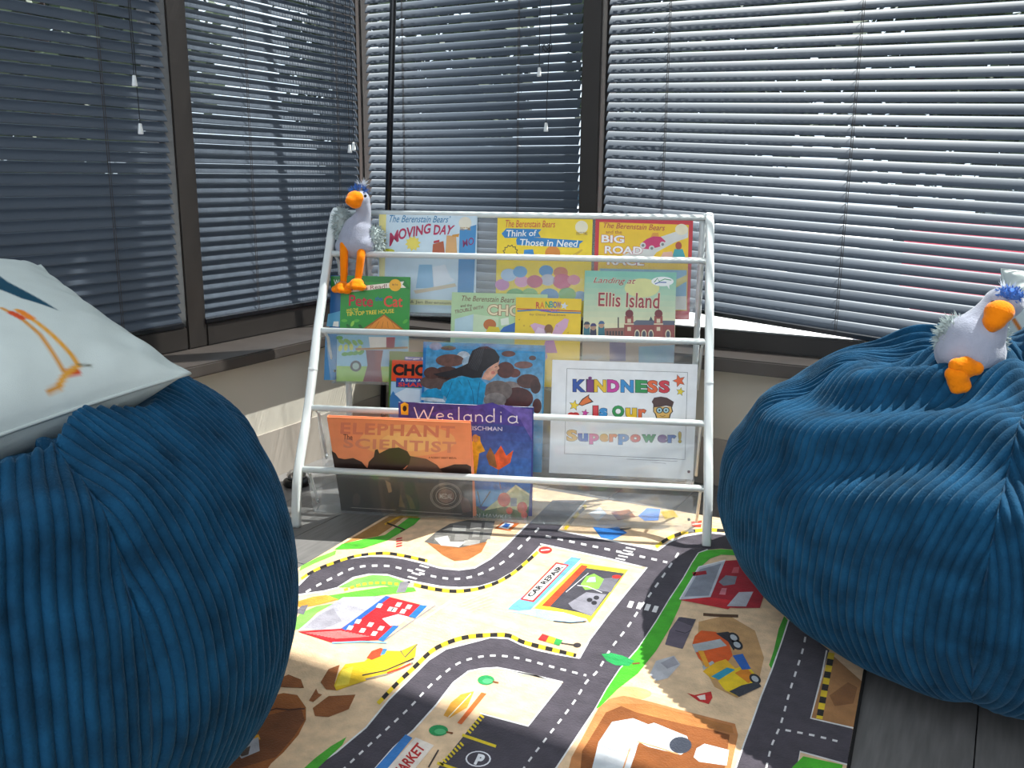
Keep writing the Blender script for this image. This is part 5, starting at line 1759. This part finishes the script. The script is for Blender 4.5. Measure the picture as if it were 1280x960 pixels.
# bird on the right bean bag
from mathutils.bvhtree import BVHTree
bvh = BVHTree.FromPolygons([v.co for v in bag_r_mesh.vertices], [p.vertices for p in bag_r_mesh.polygons])
hit = bvh.ray_cast(Vector(CP), Vector(ray(1210, 474)).normalized())[0]
print('BIRD SEAT', hit)
bird2 = empty('plush_bird', tuple(hit))
tag(bird2, 'grey plush bird with blue forehead sitting on the right bean bag', 'plush toy')
cn = np.array([CF[0], CF[1], 0]) / math.hypot(CF[0], CF[1])
bp0 = np.array(hit) + cn * 0.045
Q = lambda px, py, b: tuple(onplane(px, py, bp0 + cn * b, cn))
blob('body', chain([Q(1210, 438, 0.0), Q(1214, 428, 0.0)], [0.042, 0.040]) + [(Q(1203, 440, 0.0), (0.036, 0.036, 0.032)), (Q(1222, 440, 0.004), (0.036, 0.036, 0.034))] +
     chain([Q(1224, 418, 0.0), Q(1236, 398, 0.0), Q(1248, 384, 0.0)], [0.034, 0.024, 0.022]) + [(Q(1254, 379, 0.0), (0.026, 0.026, 0.022))], 'plush_grey', bird2, 0.0035)
blob('beak', [(Q(1249, 390, -0.026), (0.019, 0.02, 0.016)), (Q(1243, 401, -0.030), (0.015, 0.016, 0.013)), (Q(1239, 409, -0.028), (0.009, 0.010, 0.008)), (Q(1254, 394, -0.024), (0.010, 0.012, 0.010))], 'plush_orange', bird2, 0.0025)
for px, py in ((1241.5, 378.5), (1265, 388)):
    MB().lathe([(0.0008, -0.0034), (0.003, -0.002), (0.0036, 0), (0.003, 0.002), (0.0008, 0.0034)], Q(px, py, -0.022 if px < 1250 else -0.014), 10).build('eye', 'eye', bird2, True)
cr = blob('crest', [(Q(1262, 369, -0.012), (0.015, 0.014, 0.0105))], 'fur_blue', bird2, 0.003, 3)
tuft(Q(1262, 369, -0.012), (0.015, 0.014, 0.0105), 160, 0.005, 14, 0.0015, (0, 0, 0.4)).build('crest_fur', 'fur_blue', cr)
tuft(Q(1259, 362, -0.002), (0.006, 0.006, 0.004), 26, 0.013, 15, 0.0014, (0, 0, 1.0)).build('head_tuft', 'fur_pale', bird2)
for (px, py), rad, sd, rt in (((1193, 421), (0.022, 0.026, 0.026), 16, 0), ((1244, 424), (0.014, 0.026, 0.026), 17, 0)):
    c = Q(px, py, 0.012)
    w = blob('wing', [(c, rad), (tuple(np.array(c) + np.array(CR) * 0.02 + ZUP * 0.012), (0.02, 0.022, 0.018))] if sd == 16 else [(c, rad)], 'fur', bird2, 0.004, 3)
    tuft(c, rad, 320, 0.010, sd, 0.0019, (-0.3, 0, 0.1)).build('wing_fur', 'fur', w)
for cx_, cy_, dirs in ((1197, 469, ((-7, -2), (-4, 10), (-1, 19), (8, 17))), (1207, 459, ((-12, -3), (0, -6), (13, 2), (2, 6)))):
    parts = [(Q(cx_, cy_, -0.042), (0.015, 0.016, 0.014))]
    for dx, dy in dirs:
        parts += chain([Q(cx_, cy_, -0.042), Q(cx_ + dx, cy_ + dy * 0.8, -0.046)], [0.011, 0.0098], 5)
    foot = blob('foot', parts, 'plush_orange', bird2, 0.0026, 3)
    blob('leg', chain([Q(cx_ + 2, cy_ - 2, -0.036), Q(cx_ + 6, cy_ - 6, -0.010)], [0.010, 0.010], 6), 'plush_orange', bird2, 0.003, 3)

# ------------------------------------------------------------------ small things by the window corner
pt, pb_ = on(491.5, 0, 1, 1.985), on(485, 262, 1, 1.985)
dirp = (pb_ - pt) / (pb_[2] - pt[2])
pole = empty('corner_pole', tuple(pb_ + dirp * (0.002 - pb_[2])))
tag(pole, 'slim black pole standing in the window corner behind the rack', 'pole')
zt = 2.1
MB().tube([pb_ + dirp * (0.004 - pb_[2]), pb_ + dirp * (zt - pb_[2])], 0.0082, 12).build('shaft', 'rail_black', pole, True)
MB().lathe([(0.014, 0.0), (0.014, 0.006), (0.010, 0.010)], tuple(pole.location), 16).build('foot', 'black', pole)
dp = on(371, 604, 2, 0.004)
ds = empty('floor_doorstop', tuple(dp))
tag(ds, 'small black and chrome domed doorstop on the floor behind the rack leg', 'doorstop')
MB().lathe([(0.029, 0.0), (0.031, 0.004), (0.030, 0.012), (0.024, 0.017)], (dp[0], dp[1], 0.0005), 28).build('rubber_base', 'black', ds, True)
MB().lathe([(0.023, 0.016), (0.022, 0.026), (0.016, 0.034), (0.006, 0.038), (0.001, 0.0385)], (dp[0], dp[1], 0.0005), 28).build('chrome_dome', 'chrome', ds, True)

# ------------------------------------------------------------------ outside the windows
GZ = -0.45
tag(MB().box(-14, 16, YW + 0.165, 26, GZ - 0.1, GZ).box(-14, XW - 0.165, -12, YW + 0.165, GZ - 0.1, GZ).build('pavement', 'asphalt'), kind='structure')


def car(label, x, y, heading, paint):
    root = empty('car', (x, y, GZ))
    tag(root, label, 'car', 'cars parked outside')
    root.rotation_euler = (0, 0, 0)
    ch, sh_ = math.cos(heading), math.sin(heading)
    T = lambda a, b, c: (x + a * ch - b * sh_, y + a * sh_ + b * ch, GZ + c)

    def loft(secs):
        m = MB()
        n = len(secs[0])
        vs_ = [T(*p) for s in secs for p in s]
        fs_ = [(i * n + k, i * n + (k + 1) % n, (i + 1) * n + (k + 1) % n, (i + 1) * n + k) for i in range(len(secs) - 1) for k in range(n)]
        fs_ += [tuple(range(n))[::-1], tuple((len(secs) - 1) * n + k for k in range(n))]
        return m.add(vs_, fs_)
    body = []
    for a, w, zl, zh in ((-2.2, 0.72, 0.42, 0.80), (-2.05, 0.84, 0.28, 0.90), (-1.2, 0.88, 0.22, 0.94), (0.9, 0.88, 0.22, 0.92), (1.9, 0.82, 0.26, 0.78), (2.2, 0.66, 0.40, 0.66)):
        body.append([(a, -w * 0.94, zl), (a, w * 0.94, zl), (a, w, (zl + zh) / 2), (a, w * 0.9, zh), (a, -w * 0.9, zh), (a, -w, (zl + zh) / 2)])
    loft(body).build('body', paint, root)
    cab = []
    for a, w, zh in ((-1.75, 0.74, 0.92), (-1.1, 0.62, 1.42), (0.1, 0.62, 1.46), (1.05, 0.74, 0.92)):
        cab.append([(a, -0.78, 0.90), (a, 0.78, 0.90), (a, w, zh), (a, -w, zh)])
    loft(cab).build('windows', 'car_glass', root)
    MB().add([T(*p) for p in ((-1.12, -0.60, 1.425), (-1.12, 0.60, 1.425), (0.12, 0.60, 1.465), (0.12, -0.60, 1.465), (-1.0, -0.56, 1.47), (-1.0, 0.56, 1.47), (0.05, 0.56, 1.50), (0.05, -0.56, 1.50))],
             [(0, 1, 5, 4), (1, 2, 6, 5), (2, 3, 7, 6), (3, 0, 4, 7), (4, 5, 6, 7)]).build('roof', paint, root)
    for a in (-1.35, 1.35):
        for b in (-0.80, 0.80):
            w = MB().tube([T(a, b - 0.1, 0.31), T(a, b + 0.1, 0.31)], 0.31, 18).build('wheel', 'tyre', root)
            sd = 0.105 if b > 0 else -0.105
            MB().tube([T(a, b + sd * 0.9, 0.31), T(a, b + sd, 0.31)], 0.18, 12).build('hub_cap', 'chrome', w)
    return root


car('white car parked outside, glimpsed under the sagging right blind', -4.6, 8.0, 0.12, 'car_white')
car('rose red car parked outside, glimpsed low through the right window', 1.55, 7.2, 0.06, 'car_red')


def tree(label, x, y, h, w, seed):
    rg = np.random.default_rng(seed)
    root = empty('tree', (x, y, GZ))
    tag(root, label, 'tree', 'trees beyond the windows')
    MB().tube([(x, y, GZ), (x + 0.05, y, GZ + h * 0.3), (x, y + 0.05, GZ + h * 0.6)], [0.14, 0.11, 0.06], 8).build('trunk', 'bark', root)
    m = MB()
    for _ in range(2600):
        d = unit(rg.normal(size=3))
        rr = rg.uniform(0.55, 1.0)
        p = np.array([x, y, GZ + h * 0.56]) + d * rr * np.array([w, w, h * 0.46])
        a = unit(rg.normal(size=3)) * 0.16
        b = unit(np.cross(a, rg.normal(size=3))) * 0.10
        m.add([p - a, p + b, p + a, p - b], [(0, 1, 2, 3)])
    m.build('foliage', 'leaf', root)
    return root


for j, (x, y, h, w, lb) in enumerate(((-3.6, 12.0, 6.0, 1.8, 'dark green tree outside behind the middle blind'), (0.3, 12.6, 5.6, 1.8, 'dark green tree outside beyond the parked cars, seen through the right blind'),
                                      (4.3, 12.2, 6.2, 1.8, 'dark green tree outside at far right behind the wide blind'), (-7.6, 11.0, 5.6, 1.8, 'dark green tree outside straight beyond the window corner'),
                                      (-8.5, 6.0, 5.6, 1.9, 'dark green tree outside behind the corner blind on the left wall'), (-8.8, 1.8, 6.0, 1.9, 'dark green tree outside behind the leftmost blind'),
                                      (-1.6, 16.4, 7.4, 1.9, 'tall dark tree far outside, seen between two nearer trees behind the middle mullion'), (-5.6, 16.0, 7.4, 1.9, 'tall dark tree far outside behind the black corner pole'),
                                      (2.4, 16.6, 7.4, 1.9, 'tall dark tree far outside beyond the rose red car'), (-12.4, 8.6, 7.6, 2.0, 'tall dark tree far outside through the left wall beside the corner'))):
    tree(lb, x, y, h, w, 30 + j)
